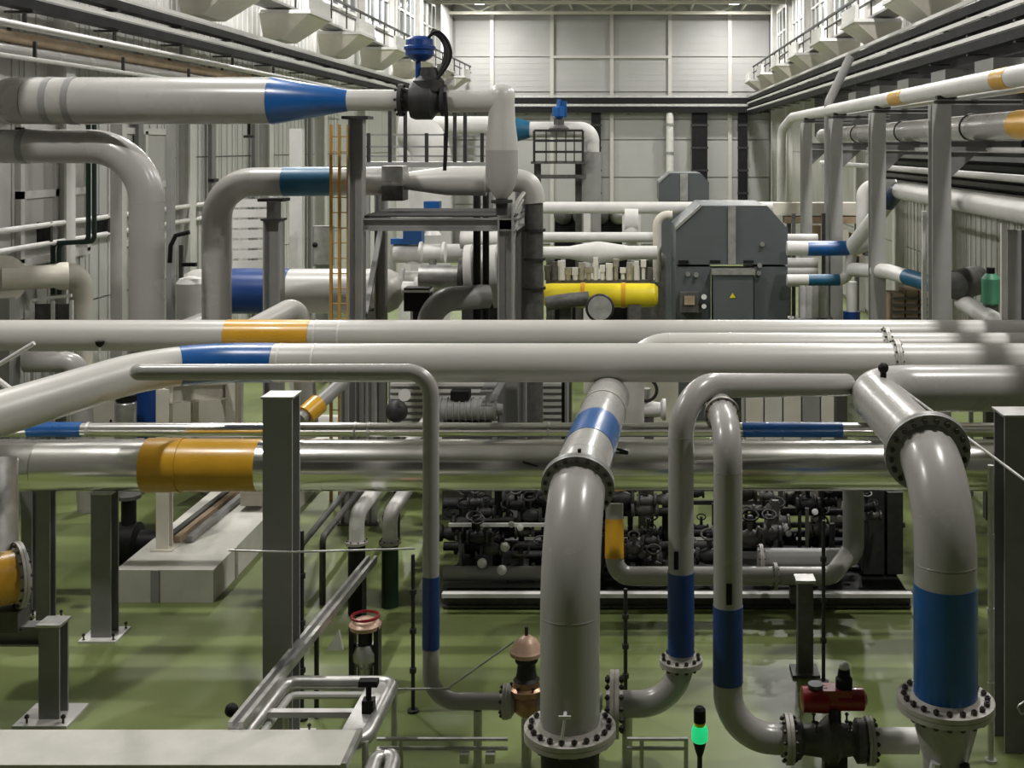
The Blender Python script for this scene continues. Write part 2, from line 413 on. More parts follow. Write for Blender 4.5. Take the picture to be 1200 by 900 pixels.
# high bay lamps
def lamp_mb():
    a = MB().lathe((0,0,0), (0,0,1), [(-.12, .42), (-.1, .45), (.05, .32), (.25, .12), (.5, .1)], 24)
    b = MB().lathe((0,0,0), (0,0,1), [(-.135, .38), (-.125, .4)], 24)
    return mesh_of('housing', a, 'lsteel'), mesh_of('lens', b, 'lensm')
LH, LL = lamp_mb()
ld = bpy.data.lights.new('lamp_light', 'AREA'); ld.shape = 'DISK'; ld.size = .65; ld.energy = LAMP_W; ld.color = (1, .975, .94)
for x in LAMP_X:
    for i, y in enumerate(LAMP_Y):
        t = Thing('high_bay_lamp', f'glowing round high-bay lamp under the roof, {"left" if x < 0 else "right"} row, {["closest to", "second from", "third from", "fourth from", "fifth from", "sixth from", "farthest from"][i]} the back wall', 'lamp', (x, y, LAMP_Z), 'high-bay lamps')
        t.inst('housing', LH, t.c); t.inst('lens', LL, t.c)
        t.part('rod', MB().cyl((x, y, LAMP_Z+.45), (x, y, ZT-.001), .03, n=8), 'lsteel')
        lo = bpy.data.objects.new('lamp_light', ld); COL.objects.link(lo); lo.parent = t.o; lo.location = (0, 0, -.16)

# ---------------------------------------------------------------- cable trays along the walls
def tray(name, lab, p0, p1, out, h=.1, d=.24, deep=.4, m='galv'):
    p0, p1 = V(p0), V(p1); out = V(out); ax = (p1-p0).normalized(); L = (p1-p0).length
    t = Thing(name, lab, 'cable tray', p0)
    o2 = out*deep/2; z = V((0,0,1))
    t.part('front_rail', MB().beam(p0+o2+z*h/2, p1+o2+z*h/2, .04, h), m)
    t.part('rear_rail', MB().beam(p0-o2+z*h/2, p1-o2+z*h/2, .04, h), m)
    t.part('cable_bundle', MB().beam(p0-z*d*.45, p1-z*d*.45, deep*.8, d*.75), 'black')
    k = 0
    while 1+k*3.6 < L:
        q = p0+ax*(1+k*3.6)
        t.part('bracket', MB().bb(q-out*deep*.9-z*(d+.02)-ax*.08, q+out*deep*.4-z*d+ax*.08+z*.02), 'dark').name = 'bracket'; k += 1
zz = {'left': (3.13, 2.7), 'right': (3.44, 2.99, 2.53)}
for sd, sg, X in (('left', 1, -11.05), ('right', -1, 8.3)):
    for i, z in enumerate(zz[sd]):
        tray('cable_tray', f'grey cable tray full of black cable along the {sd} wall, {["upper", "middle" if sd == "right" else "lower", "lowest"][i]} run', (X, 10, ZC+z), (X, 83.5, ZC+z), (sg, 0, 0), h=.1, d=.3 if sd == 'right' else .24, m='white')
tray('cable_tray', 'cable tray crossing the back wall, upper run', (-12, 84.1, py_z(114, 84.1)), (9.7, 84.1, py_z(114, 84.1)), (0, -1, 0), h=.12, d=.55)
tray('cable_tray', 'cable tray crossing the back wall, lower run', (-12, 84.1, py_z(124.5, 84.1)), (9.7, 84.1, py_z(124.5, 84.1)), (0, -1, 0), h=.14, d=.55)
# pipes along the left wall under the trays
for X, z, r, m, lab in ((-11.7, 2.32, .075, 'white', 'slim white pipe under the cable trays on the left wall'),
    (-12.0, 2.12, .12, 'tan', 'brownish insulated pipe on the left wall'), (-12.0, 1.86, .13, 'grey', 'dull grey pipe on the left wall below the brownish one'),
    (-11.5, 1.68, .045, 'white', 'thin white conduit, lowest on the left wall')):
    y1 = 52 if r < .1 else 40
    t = Run('side_pipe', lab, [(X, 12, ZC+z), (X, y1, ZC+z)], r, m, n=14)
    for k in range(6): t.part('hanger', MB().bb((X-.03, 19+4*k, ZC+z), (X+.03, 19.06+4*k, ZC+z+.35)), 'dark')

# large fixed lights low in the left wall
for i, y in enumerate((24.6, 29.4)):
    wn += 1; t = Thing(f'window_{wn}', None, None, (XL, y, 4.6), kind='structure')
    fr = MB()
    for yy in (y, y+1.5, y+3): fr.bb((XL+.1, yy-.08, 4.6), (XL+.22, yy+.08, 7.4))
    for z in (4.6, 6.0, 7.4): fr.bb((XL+.1, y-.08, z-.08), (XL+.22, y+3.08, z+.08))
    t.part('window_frame', fr, 'white')
    for yy in (y, y+1.5):
        for z in (4.6, 6.0): t.part('pane', MB().bb((XL+.12, yy+.08, z+.08), (XL+.15, yy+1.42, z+1.32)), 'panelg')
# ---------------------------------------------------------------- the big header pipes across the hall
h1 = Run('header_pipe', 'long light grey header pipe with blue band, bending forward at the left', [P(-70, 506, 13.9), P(196, 425, 17.5), P(1330, 425, 17.5)], pm(22.5, 17.5), 'pale', bend=1.5)
h1.band(h1.sx(206), h1.sx(321), 'blue')
for x in (329, 366): h1.strap(h1.sx(x), .03, 'white', .004)
h1.fl(h1.sx(1050), pm(28, 17.5), .035, 14)
h2 = Run('header_pipe', 'light grey header pipe with amber band, rearmost of the stacked headers', [P(-70, 393, 20), P(1330, 393, 20)], pm(18, 20), 'pale')
h2.band(h2.sx(268), h2.sx(366), 'orange')
for x in (371, 398): h2.strap(h2.sx(x), .03, 'white', .004)
h2b = Run('header_pipe', 'light grey header pipe between the two long headers, starting at a downward elbow', [P(738, 520, 18.75), P(738, 407, 18.75), P(1330, 407, 18.75)], pm(17, 18.75), 'pale', bend=.62)
h2b.fl(h2b.sx(1042), pm(24, 18.75), .03, 12)
# wiper nozzle under rear header, left
t = Thing('drain_nozzle', 'small black drain nozzle on the rear header at the left', 'nozzle', P(117, 405, 19.7))
t.part('cup', MB().lathe(P(117, 400, 19.71), (0,0,-1), [(0, .075), (.06, .06), (.1, .015)], 12), 'black'); t.part('stem', MB().cyl(P(117, 404, 19.71), P(117, 420, 19.71), .02, n=8), 'white')
# trestles below the long headers (mostly hidden)
for px0, lab in ((600, 'grey trestle post under the long headers at mid hall'), (985, 'grey trestle post under the long headers behind the polished pipe')):
    t = Thing('trestle_post', lab, 'post', (P(px0, 0, 20.9).x, 20.9, 0))
    zt = 3.48
    t.part('column', MB().hbeam((t.c.x, 20.9, 0), (t.c.x, 20.9, 3.25), .2, .2, .02), 'steel')
    t.part('cross_arm', MB().hbeam((t.c.x, 17.2, 3.37), (t.c.x, 21.0, 3.37), .18, .22, .02), 'steel')
# polished cladding pipes
YC = 17.0
c1 = Run('polished_pipe', 'thick polished aluminium-clad pipe with amber sleeve', [P(-120, 545, 18.6), P(20, 545, YC), P(1168, 545, YC)], pm(29.5, YC), 'clad', bend=1.2, n=48)
c1.band(c1.sx(173), c1.sx(216), 'orange', ex=.02, name='colour_sleeve'); c1.band(c1.sx(216), c1.sx(304), 'orange', ex=.008)
for x in (169, 308, 352, 383, 640, 950, 1135): c1.strap(c1.sx(x), .05, 'clad', .006)
c1.part('end_cap', MB().sphere(P(1168, 545, YC), pm(29.5, YC), 32, 14), 'clad')
c2 = Run('polished_pipe', 'slim polished pipe with blue bands behind the thick polished one', [P(-60, 503.5, 18.0), P(1190, 503.5, 18.0)], pm(8.3, 18), 'clad', n=24)
c2.band(c2.sx(30), c2.sx(97), 'blue'); c2.band(c2.sx(869), c2.sx(984), 'blue')
for x in (105, 420, 435, 640): c2.strap(c2.sx(x), .04, 'galv', .006)
# columns carrying the polished pipe
def steel_column(lab, px0, Y, ztop, wd, m='steel', plate=True):
    x = P(px0, 0, Y).x; t = Thing('steel_column', lab, 'column', (x, Y, 0))
    z0 = .03 if plate else 0
    t.part('shaft', MB().hbeam((x, Y, z0), (x, Y, ztop), wd, wd, .03, up=(0, 1, 0)), m)
    if plate:
        bp = t.part('base_plate', MB().bb((x-wd*.95, Y-wd*.95, 0), (x+wd*.95, Y+wd*.95, .03)), 'white')
        for i in (-1, 1):
            for j in (-1, 1): t.inst('anchor_bolt', bolt_mesh(.025, .1), (x+i*wd*.75, Y+j*wd*.75, .06), parent=bp)
    t.part('cap_plate', MB().bb((x-wd*.55, Y-wd*.55, ztop), (x+wd*.55, Y+wd*.55, ztop+.025)), 'galv' if m != 'lsteel' else 'lsteel')
    return t
steel_column('dark grey column with pale base plate under the polished pipe', 123, 17.1, 2.06, .28)
steel_column('grey column under the left end of the polished pipe', 54, 17.6, 2.06, .2)
steel_column('slim grey column at the left edge under the polished pipe', 34, 17.9, 2.06, .16)
steel_column('tall grey column in front of the polished pipe beside the amber sleeve', 330, 14.0, py_z(464, 14.0), .34, 'midsteel')
steel_column('dark grey column at the right edge of the picture', 1192, 14.0, py_z(484, 14.0), .42, plate=False)
# ---------------------------------------------------------------- hairpin pipe, right (A)
YA = 12.0; rA = pm(36, YA); zA = py_z(455, 16.0); xA = P(1108, 0, YA).x
ra = Run('hairpin_pipe', 'big grey pipe with deep blue band rising and bending back, at the right', [(xA, YA, py_z(826, YA)), (xA, YA, zA), (xA, 16.0, zA), (9.3, 16.0, zA)], rA, 'grey', bend=[.95, .62], n=48)
ra.band(ra.sy(812), ra.sy(680), 'blue')
ra.fl(ra.sx(1087, 0, 3.9), .455, .045, 20, m='lsteel')
ra.fl(.02, .48, .05, 20)
ra.part('instrument_tap', MB().cyl((xA+.05, 15.2, zA+.25), (xA+.05, 15.2, zA+.42), .04, n=10).sphere((xA+.05, 15.2, zA+.42), .07, 10, 6), 'black')
ra.part('lower_reducer', MB().lathe((xA, YA, py_z(826, YA)-.09), (0,0,-1), [(0, rA), (.12, rA), (.45, rA*.72), (.9, rA*.72)], 40), 'grey')
ra.part('base_flange', MB().lathe((xA, YA, .0), (0,0,1), [(0, .4), (.05, .4), (.06, rA*.8), (.45, rA*.8)], 32), 'flange')
# branch on the right of the base
t = Run('branch_pipe', 'short white branch pipe leaving the base of the right hairpin', [(xA+.1, YA, .52), (xA+1.4, YA-.3, .52)], .17, 'white', n=24)
t.fl(.85, .26, .03, 10)
single('brace_strut', MB().cyl((xA+.36, YA-.25, 0), (xA+.12, YA-.25, .92), .05, n=10), 'dark', 'dark slanted strut beneath the right hairpin flange', 'strut')
single('brace_strut', MB().cyl((xA-.36, YA-.2, 0), (xA-.15, YA-.2, .92), .05, n=10), 'white', 'white slanted strut beneath the right hairpin flange', 'strut')
# hairpin pipe, middle (B)
YBp = 12.2; rB = pm(35, YBp); pB = P(668, 860, YBp)
rb = Run('hairpin_pipe', 'big grey pipe with small blue band rising and bending back, mid picture', [pB, V((pB.x, YBp, py_z(588, YBp))), P(713, 466, 17.35)], rB, 'grey', bend=1.15, n=48)
sblue = rb.sy(516, rb.sy(560)); rb.band(rb.sy(531, 2), rb.sy(506, 2), 'blue')
rb.strap(rb.sy(484, sblue), .05, 'flange', .012)
rb.fl(rb.sy(568, 1.6), .40, .04, 18, m='lsteel')
rb.fl(.03, .47, .05, 20)
rb.part('lower_pipe', MB().cyl((pB.x, YBp, 0), (pB.x, YBp, pB.z-.06), rB*.98, n=40), 'dark')
tv = rb.part('tap_valve', MB().cyl((pB.x-.03, YBp-rB, pB.z+.36), (pB.x-.03, YBp-rB-.12, pB.z+.36), .02, n=8).cyl((pB.x-.03, YBp-rB-.1, pB.z+.36), (pB.x-.06, YBp-rB-.1, pB.z+.14), .014, n=8), 'white')
rb.part('tap_handle', MB().beam((pB.x-.09, YBp-rB-.12, pB.z+.37), (pB.x+.03, YBp-rB-.12, pB.z+.37), .02, .03), 'white', tv)
single('hand_lever', MB().cyl(P(679, 540, 12.9), P(679, 526, 12.9), .02, n=8), 'black', 'small black lever on top of the middle hairpin', 'lever')
# small loop (E): across, down, to the bronze valve
YE = 13.5; rE = pm(9.6, YE)
re_ = Run('looping_pipe', 'thin grey pipe running across then dropping with a blue band to the bronze valve', [P(160, 436, 15.9), P(163, 436, YE), P(505, 436, YE), P(505, 822, YE), P(598, 822, YE)], rE, 'grey', bend=[.06, .27, .3], n=24)
s0 = re_.sy(672, 5); re_.band(s0, re_.sy(760, 5), 'dblue')
re_.fl(re_.L[-1]-.05, .19, .03, 8)
re_.part('support_leg', MB().cyl(P(560, 832, YE), (P(560, 0, YE).x, YE, 0), .05, n=10), 'galv')
# loop (F)
YFp = 13.5; rF = pm(15, YFp); xF = P(798, 0, YFp).x; zF = py_z(825, YFp)
rf = Run('looping_pipe', 'grey pipe with blue band dropping from the right hairpin to a floor elbow', [P(992, 451, 15.75), P(798, 452, YFp), (xF, YFp, zF), P(716, 825, YFp)], rF, 'grey', bend=[.5, .48], n=32)
f0 = rf.sy(672, 2.5); f1 = rf.sy(762, 2.5); rf.band(f0, f1, 'dblue')
rf.fl(f1+.1, .245, .03, 12); rf.fl(rf.L[-1]-.04, .36, .05, 14)
rf.part('support_leg', MB().cyl(P(735, 835, YFp), (P(735, 0, YFp).x, YFp, 0), .06, n=10), 'galv')
# loop (G)
YG = 12.6; rG = pm(17, YG); xG = P(853, 0, YG).x; zG = 4.0
rg = Run('looping_pipe', 'grey pipe with blue band beside the middle loop, leading to the red valve', [(xG, 14.0, zG), (xG, YG, zG), (xG, YG, py_z(866, YG)), P(930, 866, YG)], rG, 'grey', bend=[.42, .5], n=32)
rg.band(rg.sy(712, 1.5), rg.sy(796, 1.5), 'dblue'); rg.fl(.62, .2, .03, 12)
rg.part('slot_tag', MB().box((xG+.0, YG-rG-.004, py_z(690, YG)), (.06, .014, .22)), 'black')
rf.part('slot_tag', MB().box((xF-.06, YFp-rF+.005, py_z(652, YFp)), (.05, .016, .2)), 'black')
rg.fl(rg.L[-1]-.05, .25, .04, 12)
t = Run('branch_pipe', 'white pipe between the red-actuated valve and the right hairpin base', [P(1012, 868, YG), P(1075, 868, YG)], rG*.85, 'white', n=28); t.fl(.06, .24, .035, 12)
# red-actuated valve
a = P(930, 866, YG); b = P(1012, 868, YG); c = P(978, 866, YG)
t = Thing('control_valve', 'dark ball valve with dark red actuator on the floor pipe', 'valve', (c.x, YG, 0))
t.part('body', MB().lathe(a, b-a, [(0, .2), (.06, .2), (.1, .15), (.28, .17), (.36, .24), (.44, .24), (.5, .17), (.62, .15), (.66, .22), (.74, .22)], 28), 'iron')
for k in (.2, .38, .55):
    for s in (-1, 1): t.inst('bolt', bolt_mesh(.022, .1), a+V((k+.02, s*.1-.05, .2)))
t.part('neck', MB().cyl(c+V((0,0,.15)), c+V((0,0,.34)), .07, n=16), 'dark')
ac = t.part('actuator', MB().lathe(c+V((-.36, 0, .42)), (1,0,0), [(0, .07), (.02, .13), (.28, .14), (.3, .1), (.36, .1), (.38, .115), (.66, .115), (.7, .05)], 24), 'red')
t.part('yoke', MB().box(c+V((.02, 0, .5)), (.3, .2, .1)), 'red', ac)
t.part('gauge', MB().lathe(c+V((.1, 0, .54)), (0,0,1), [(0, .09), (.1, .09), (.12, .07), (.2, .06), (.22, .02)], 16), 'black', ac)
t.part('gauge_cap', MB().sphere(c+V((.1, 0, .76)), .055, 12, 8), 'white', ac)
t.part('lid', MB().cyl(c+V((-.2, 0, .55)), c+V((-.2, 0, .585)), .08, n=16), 'hood', ac)
t.part('foot', MB().bb((c.x-.12, YG-.1, 0), (c.x+.12, YG+.1, py_z(866, YG)-.15)), 'dark')
# bronze dome valve on E
c = P(617, 822, YE); t = Thing('globe_valve', 'bronze globe valve with pink domed cap beside the middle hairpin', 'valve', (c.x, YE, 0))
t.part('body', MB().sphere(c, .17, 20, 12), 'brass'); t.part('seat_ring', MB().lathe(c, (0,0,1), [(.08, .16), (.1, .19), (.16, .19), (.18, .15), (.26, .14)], 24), 'brass')
t.part('bonnet', MB().lathe(c, (0,0,1), [(.25, .15), (.28, .12), (.42, .1), (.46, .13), (.5, .13)], 20), 'dark')
bo = t.part('diaphragm_cap', MB().lathe(c, (0,0,1), [(.52, .16), (.54, .19), (.58, .19), (.6, .17), (.68, .13), (.74, .05), (.75, .01)], 28), 'pink')
t.part('stem', MB().cyl(c+V((0,0,.74)), c+V((0,0,.84)), .02, n=8), 'dark', bo)
for k in range(6):
    th = k*math.pi/3; t.inst('bolt', bolt_mesh(.018, .12), c+V((math.cos(th)*.17, math.sin(th)*.17, .15)))
t.part('inlet_flange', MB().lathe(c-V((.17,0,0)), (-1,0,0), [(-.05, .1), (0, .18), (.05, .18)], 24), 'flange')
t.part('outlet_pipe', MB().cyl(c, P(706, 824, YE), .11, n=20), 'flange')
t.part('foot', MB().cyl((c.x, YE, 0), c-V((0,0,.12)), .06, n=12), 'galv')
# pink capped valve on the tray side
c = P(428, 772, 15.4); t = Thing('globe_valve', 'silver valve with pink copper cap behind the tray frame', 'valve', (c.x, 15.4, 0))
t.part('body', MB().lathe((c.x, 15.4, 0), (0,0,1), [(0, .16), (.03, .16), (.05, .1), (.3, .1), (.4, .17), (.5, .17), (.6, .12)], 20), 'galv')
t.part('yoke', MB().bb((c.x-.19, 15.3, .05), (c.x-.13, 15.5, .85)), 'dark'); t.part('yoke', MB().bb((c.x+.13, 15.3, .05), (c.x+.19, 15.5, .85)), 'dark')
t.part('bonnet', MB().cyl((c.x, 15.4, .58), (c.x, 15.4, .82), .09, n=14), 'dark')
t.part('cap', MB().lathe((c.x, 15.4, .8), (0,0,1), [(0, .2), (.05, .21), (.08, .18), (.12, .1), (.13, .01)], 20), 'pink')
t.part('handwheel', MB().ring((c.x, 15.4, .95), (0,0,1), .17, .02), 'red')
# green beacon
c = P(820, 862, 12.9); t = Thing('signal_beacon', 'lit green signal beacon with black cap on a short post', 'beacon', (c.x, 12.9, 0))
t.part('post', MB().cyl((c.x, 12.9, 0), (c.x, 12.9, c.z-.12), .028, n=12), 'dark')
t.part('base', MB().lathe((c.x, 12.9, c.z-.22), (0,0,1), [(0, .03), (.06, .05), (.16, .075)], 16), 'black')
t.part('light', MB().lathe((c.x, 12.9, c.z-.06), (0,0,1), [(0, .075), (.02, .09), (.12, .09), (.17, .07)], 20), 'glow', label='glowing green lens')
t.part('collar', MB().cyl((c.x, 12.9, c.z+.11), (c.x, 12.9, c.z+.15), .06, n=16), 'yellow')
t.part('cap', MB().lathe((c.x, 12.9, c.z+.15), (0,0,1), [(0, .065), (.13, .065), (.16, .04)], 16), 'black')
# low guard rail across the foreground
t = Thing('guard_rail', 'low double guard rail in front of the floor pipes', 'rail', (P(640, 0, 13.0).x, 13.0, 0))
z1, z2 = py_z(866, 13.0), py_z(877, 13.0)
for z in (z1, z2): t.part('rail', MB().cyl((P(442,0,13).x, 13.0-.0, z), (P(595,0,13).x, 13.0, z), .022, n=10), 'galv')
for z in (z1, z2): t.part('rail', MB().cyl((P(735,0,13).x, 13.0, z), (P(806,0,13).x, 13.0, z), .022, n=10), 'galv')
for x in (470, 560, 752, 804): t.part('post', MB().cyl((P(x,0,13).x, 13.0, 0), (P(x,0,13).x, 13.0, z1), .024, n=10), 'galv')
for x in (545, 575): t.part('shoe', MB().box((P(x,0,13).x, 12.97, z2-.08), (.1, .1, .1)), 'galv')
# thin standpipes
for x, Y, y0, m, lab in ((484, 14.8, 650, 'dark', 'thin black standpipe left of the thin looping pipe'), (733, 14.9, 690, 'dark', 'thin dark rod standing right of the middle hairpin'), (965, 15.6, 610, 'dark', 'thin dark rod standing beside the square pipe stand'), (1161, 13.6, 545, 'galv', 'thin steel rod beside the right edge column'), (354, 14.6, 622, 'dark', 'thin dark rod right of the tall grey column')):
    p = P(x, y0, Y); t = Thing('standpipe', lab, 'rod', (p.x, Y, 0)); t.part('rod', MB().cyl((p.x, Y, 0), p, .025 if x != 1161 else .035, n=10), m)
    t.part('base', MB().cyl((p.x, Y, 0), (p.x, Y, .03), .07, n=12), m)
    for q in range(3): t.part('collar', MB().cyl((p.x, Y, p.z*(.25+.25*q)), (p.x, Y, p.z*(.25+.25*q)+.06), .042, n=10), m)
# square stand that carries the skid pipe
p = P(943, 680, 15.9); t = Thing('pipe_stand', 'square grey pipe stand in front of the dark skid', 'stand', (p.x, 15.9, 0))
t.part('post', MB().bb((p.x-.1, 15.8, 0), (p.x+.1, 16.0, p.z)), 'iron'); t.part('cap', MB().box((p.x, 15.9, p.z+.02), (.26, .26, .04)), 'galv'); t.part('foot', MB().box((p.x, 15.9, .02), (.36, .36, .04)), 'iron')
# thin cables and tie rods
def wire(lab, pts, r=.012, m='galv', cat='cable'): return single('tie_rod' if cat == 'rod' else 'cable', MB().tube(pts, r, 8), m, lab, cat)
wire('thin grey cable slanting from the right hairpin to the right edge', [P(1052, 452, 15.2), P(1130, 510, 13.6), P(1205, 566, 12.6)], .016)
wire('thin steel tie rod slanting up to the bronze valve', [P(526, 806, 13.35), P(602, 752, 13.35)], .012, cat='rod')
wire('thin wire stretched past the tall grey column', [P(268, 645, 13.7), P(340, 647, 13.7), P(486, 643, 13.7)], .012)
wire('thin wire between the tray frame and the looping pipe elbow', [P(440, 808, 13.3), P(528, 807, 13.3)], .012)
wire('short white bar crossing the top left header', [P(-6, 430, 15.5), P(40, 402, 15.5)], .03, 'white', 'rod')
wire('slanted pale brace at the left edge above the diagonal pipe', [P(-10, 440, 17.5), P(20, 463, 17.5)], .05, 'white', 'rod')

for x, y, lab in ((622, 546, 'small black vent tap on the polished pipe left of the middle hairpin'), (728, 530, 'small black vent tap on the polished pipe right of the middle hairpin')):
    p = P(x, y, 16.72) if y > 540 else P(x, y, 16.8); t = Thing('vent_tap', lab, 'tap', p)
    t.part('stem', MB().cyl(p+V((0, .12, -.05)), p+V((0, -.08, .05)), .025, n=8), 'black'); t.part('handle', MB().beam(p+V((-.1, -.08, .08)), p+V((.1, -.08, .02)), .03, .03), 'black')
# ---------------------------------------------------------------- foreground platform, tray and frames
YS = 5.8*FPX/(855-CY)
x0, x1 = P(-60, 0, YS).x, P(419, 0, YS).x
t = Thing('equipment_cabinet', 'low cabinet with wide pale top at the bottom left corner', 'cabinet', ((x0+x1)/2, YS-.6, 0))
t.part('top_sheet', MB().bb((x0, YS-.68, 1.17), (x1, YS, 1.2)), 'conc')
t.part('body', MB().bb((x0+.06, YS-.62, .05), (x1-.08, YS-.06, 1.17)), 'lsteel')
t.part('edge_strip', MB().bb((x1, YS-.68, 1.14), (x1+.05, YS, 1.215)), 'galv')
t.part('plinth', MB().bb((x0+.1, YS-.58, 0), (x1-.12, YS-.1, .05)), 'dark')
def loop(pts, bend=.12, k=6):
    out = []; n = len(pts)
    for i in range(n):
        p, a, b = pts[i], pts[i-1], pts[(i+1) % n]; d1 = (a-p).normalized(); d2 = (b-p).normalized()
        for j in range(k+1):
            f = j/k; q0 = p+d1*bend*(1-f); q1 = p+d2*bend*f; out.append(q0.lerp(q1, f))
    return out+[out[0]]
def tray_frame(lab, pts, z, legs):
    pts = [V((p.x, p.y, z)) for p in pts]; cc = sum(pts, V((0,0,0)))/4
    t = Thing('tray_frame', lab, 'frame', (cc.x, cc.y, 0))
    t.part('rim', MB().tube(loop(pts, .16), .075, 14, False), 'galv')
    t.part('inner_rim', MB().tube(loop([p.lerp(cc, .13)-V((0,0,.1)) for p in pts], .1), .04, 10, False), 'white')
    t.part('side_plate', MB().prism([pts[1].lerp(pts[0], .22)+V((0,0,.02)), pts[1]+V((0,0,.02)), pts[2]+V((0,0,.02)), pts[2].lerp(pts[3], .22)+V((0,0,.02))], (0,0,.02)), 'galv')
    t.part('cross_bar', MB().beam(pts[0].lerp(pts[3], .45), pts[1].lerp(pts[2], .45), .09, .06), 'white')
    for p in pts: t.part('leg', MB().cyl((p.x, p.y, 0), p, .035, n=10), 'galv')
    return t
Zt = 1.05
def fz(px, py, z): Y = (ZC-z)*FPX/(py-CY); return P(px, py, Y)
t = tray_frame('rounded white and steel tray frame behind the pale cabinet top', [fz(283, 868, Zt), fz(428, 868, Zt), fz(462, 800, Zt), fz(335, 800, Zt)], Zt, 4)
c = fz(432, 838, Zt); t.part('clamp', MB().box(c+V((0,0,.1)), (.12, .12, .14)).cyl(c+V((0,0,.17)), c+V((0,0,.34)), .03, n=8).box(c+V((0,0,.34)), (.2, .1, .06)), 'black')
tray_frame('small rounded steel tray frame at the bottom edge', [fz(428, 925, .95), fz(452, 925, .95), fz(463, 886, .95), fz(440, 886, .95)], .95, 4)
# long rail running away from the cabinet
pa, pb = fz(276, 852, 1.22), fz(436, 655, 1.0)
t = Thing('guide_rail', 'long slanting steel guide rail leading from the cabinet to the dark pipes', 'rail', (pa.x, pa.y, 0))
dd = (pb-pa); a_, b_ = axes(dd)
for s in (-1, 1): t.part('channel', MB().beam(pa+a_*s*.055, pb+a_*s*.055, .045, .1), 'galv')
t.part('web', MB().beam(pa-V((0,0,.03)), pb-V((0,0,.03)), .08, .02), 'lsteel')
for f in (.12, .5, .92):
    q = pa.lerp(pb, f); t.part('leg', MB().cyl((q.x, q.y, 0), q-V((0,0,.05)), .03, n=10), 'dark')
q = pa.lerp(pb, .08)+V((-.2,0,-.02)); t.part('knob', MB().sphere(q, .07, 12, 8), 'black')
# left edge: bracket column with the clad elbow and amber band
Yc = 14.67; x = P(63, 0, Yc).x; zb = py_z(730, Yc)
t = Thing('bracket_post', 'short dark bracket post with pale base plate at the left edge', 'post', (x, Yc, 0))
t.part('shaft', MB().hbeam((x, Yc, .03), (x, Yc, zb), .25, .25, .03, up=(0,1,0)), 'steel')
bp = t.part('base_plate', MB().bb((x-.36, Yc-.3, 0), (x+.3, Yc+.3, .03)), 'white')
for i in (-1, 1): t.inst('anchor_bolt', bolt_mesh(.03, .12), (x+i*.22, Yc-.22, .06), parent=bp)
t.part('arm', MB().hbeam((x-1.6, Yc, zb-.13), (x-.125, Yc, zb-.13), .2, .24, .025, up=(0,0,1)), 'steel'); t.part('cap_plate', MB().box((x, Yc, zb+.015), (.3, .3, .03)), 'galv')
q = Run('clad_elbow', 'dull metal pipe elbow with amber end at the left edge', [P(-8, 540, Yc+.5), P(-8, 688, Yc), P(-90, 700, Yc)], pm(27, Yc), 'galv', bend=.3, n=36)
q.part('amber_stub', MB().lathe(P(-62, 692, Yc-.5), (.75,.66,0), [(0, pm(30, Yc)), (.72, pm(30, Yc)), (.8, pm(20, Yc))], 32), 'orange')
flange(q, P(-62, 692, Yc-.5)+V((.75,.66,0))*.78, V((.75,.66,0)), pm(30, Yc), pm(38, Yc), .035, 14)
q.part('support_pad', MB().bb(P(-30, 736, Yc)-V((0,.15,0)), P(28, 712, Yc)+V((0,.15,0))), 'iron')
# two pipes dropping from under the polished pipe
for x, m2, lab, Y in ((418, 'black', 'white pipe bending down into a black lower leg', 17.9), (457, 'dgreen', 'white pipe bending down into a dark green lower leg', 18.2)):
    zz_ = py_z(603, Y); xx = P(x, 0, Y).x
    t = Run('drop_pipe', lab, [(xx, Y+6, zz_), (xx, Y, zz_), (xx, Y, 0)], .115, 'white', bend=.2, n=20)
    s1 = t.sy(632, 5.8); t.band(s1, t.L[-1]-.01, m2, name='lower_sleeve', ex=.012); t.fl(s1, .17, .02, 8)
    t.part('support', MB().hbeam((xx-.14, Y+.4, 0), (xx-.14, Y+.4, zz_-.12), .1, .1, .015), 'dark')
for i, (x, Y) in enumerate(((352, 18.6), (378, 18.3))):
    zz_ = py_z(640-i*10, Y)
    t = Run('floor_conduit', f'thin dark conduit running back along the floor, {["left", "right"][i]} of a pair', [(P(x,0,Y).x, Y+7, zz_), (P(x,0,Y).x, Y, zz_), (P(x,0,Y).x, Y, 0)], .05, 'iron', bend=.12, n=12)
single('floor_gusset', MB().prism([P(332, 745, 17.2)+V((0,0,0)), V((P(392,0,17).x, 17.0, .02)), V((P(368,0,17).x, 17.0, .4))], (0, .04, 0)) if False else MB().prism([(P(382,0,16.6).x, 16.6, 0), (P(402,0,16.6).x, 16.6, 0), (P(397,0,16.6).x, 16.6, .28)], (0, .05, 0)), 'white', 'small white triangular gusset on the green floor', 'gusset')
# plinth with the cream machine
Yp = 18.35; xa, xb = P(135, 0, Yp).x, P(250, 0, Yp).x; zp = py_z(668, Yp)
t = Thing('machine_plinth', 'pale concrete plinth on the green floor', 'plinth', ((xa+xb)/2, Yp, 0))
t.part('block', MB().bb((xa, Yp, 0), (xb, 29, zp)), 'conc')
for k in range(6): t.part('joint_cover', MB().bb((xb, Yp+1.0+k*1.6, 0), (xb+.03, Yp+1.07+k*1.6, zp)), 'galv')
t.part('joint_cover', MB().bb((xa+.55, Yp-.02, 0), (xa+.68, Yp, zp)), 'lsteel')
t = Thing('press_frame', 'cream steel machine frame standing on the concrete plinth', 'machine', ((xa+xb)/2, 21, zp))
xm = P(190, 0, 19.2).x
t.part('front_leg', MB().hbeam((xm, 19.3, zp+.03), (xm, 19.3, py_z(455, 19.3)), .2, .2, .03), 'cream'); t.part('leg_foot', MB().box((xm, 19.3, zp+.015), (.34, .3, .03)), 'cream')
xe = P(283, 0, 23).x; xs = P(210, 0, 23).x
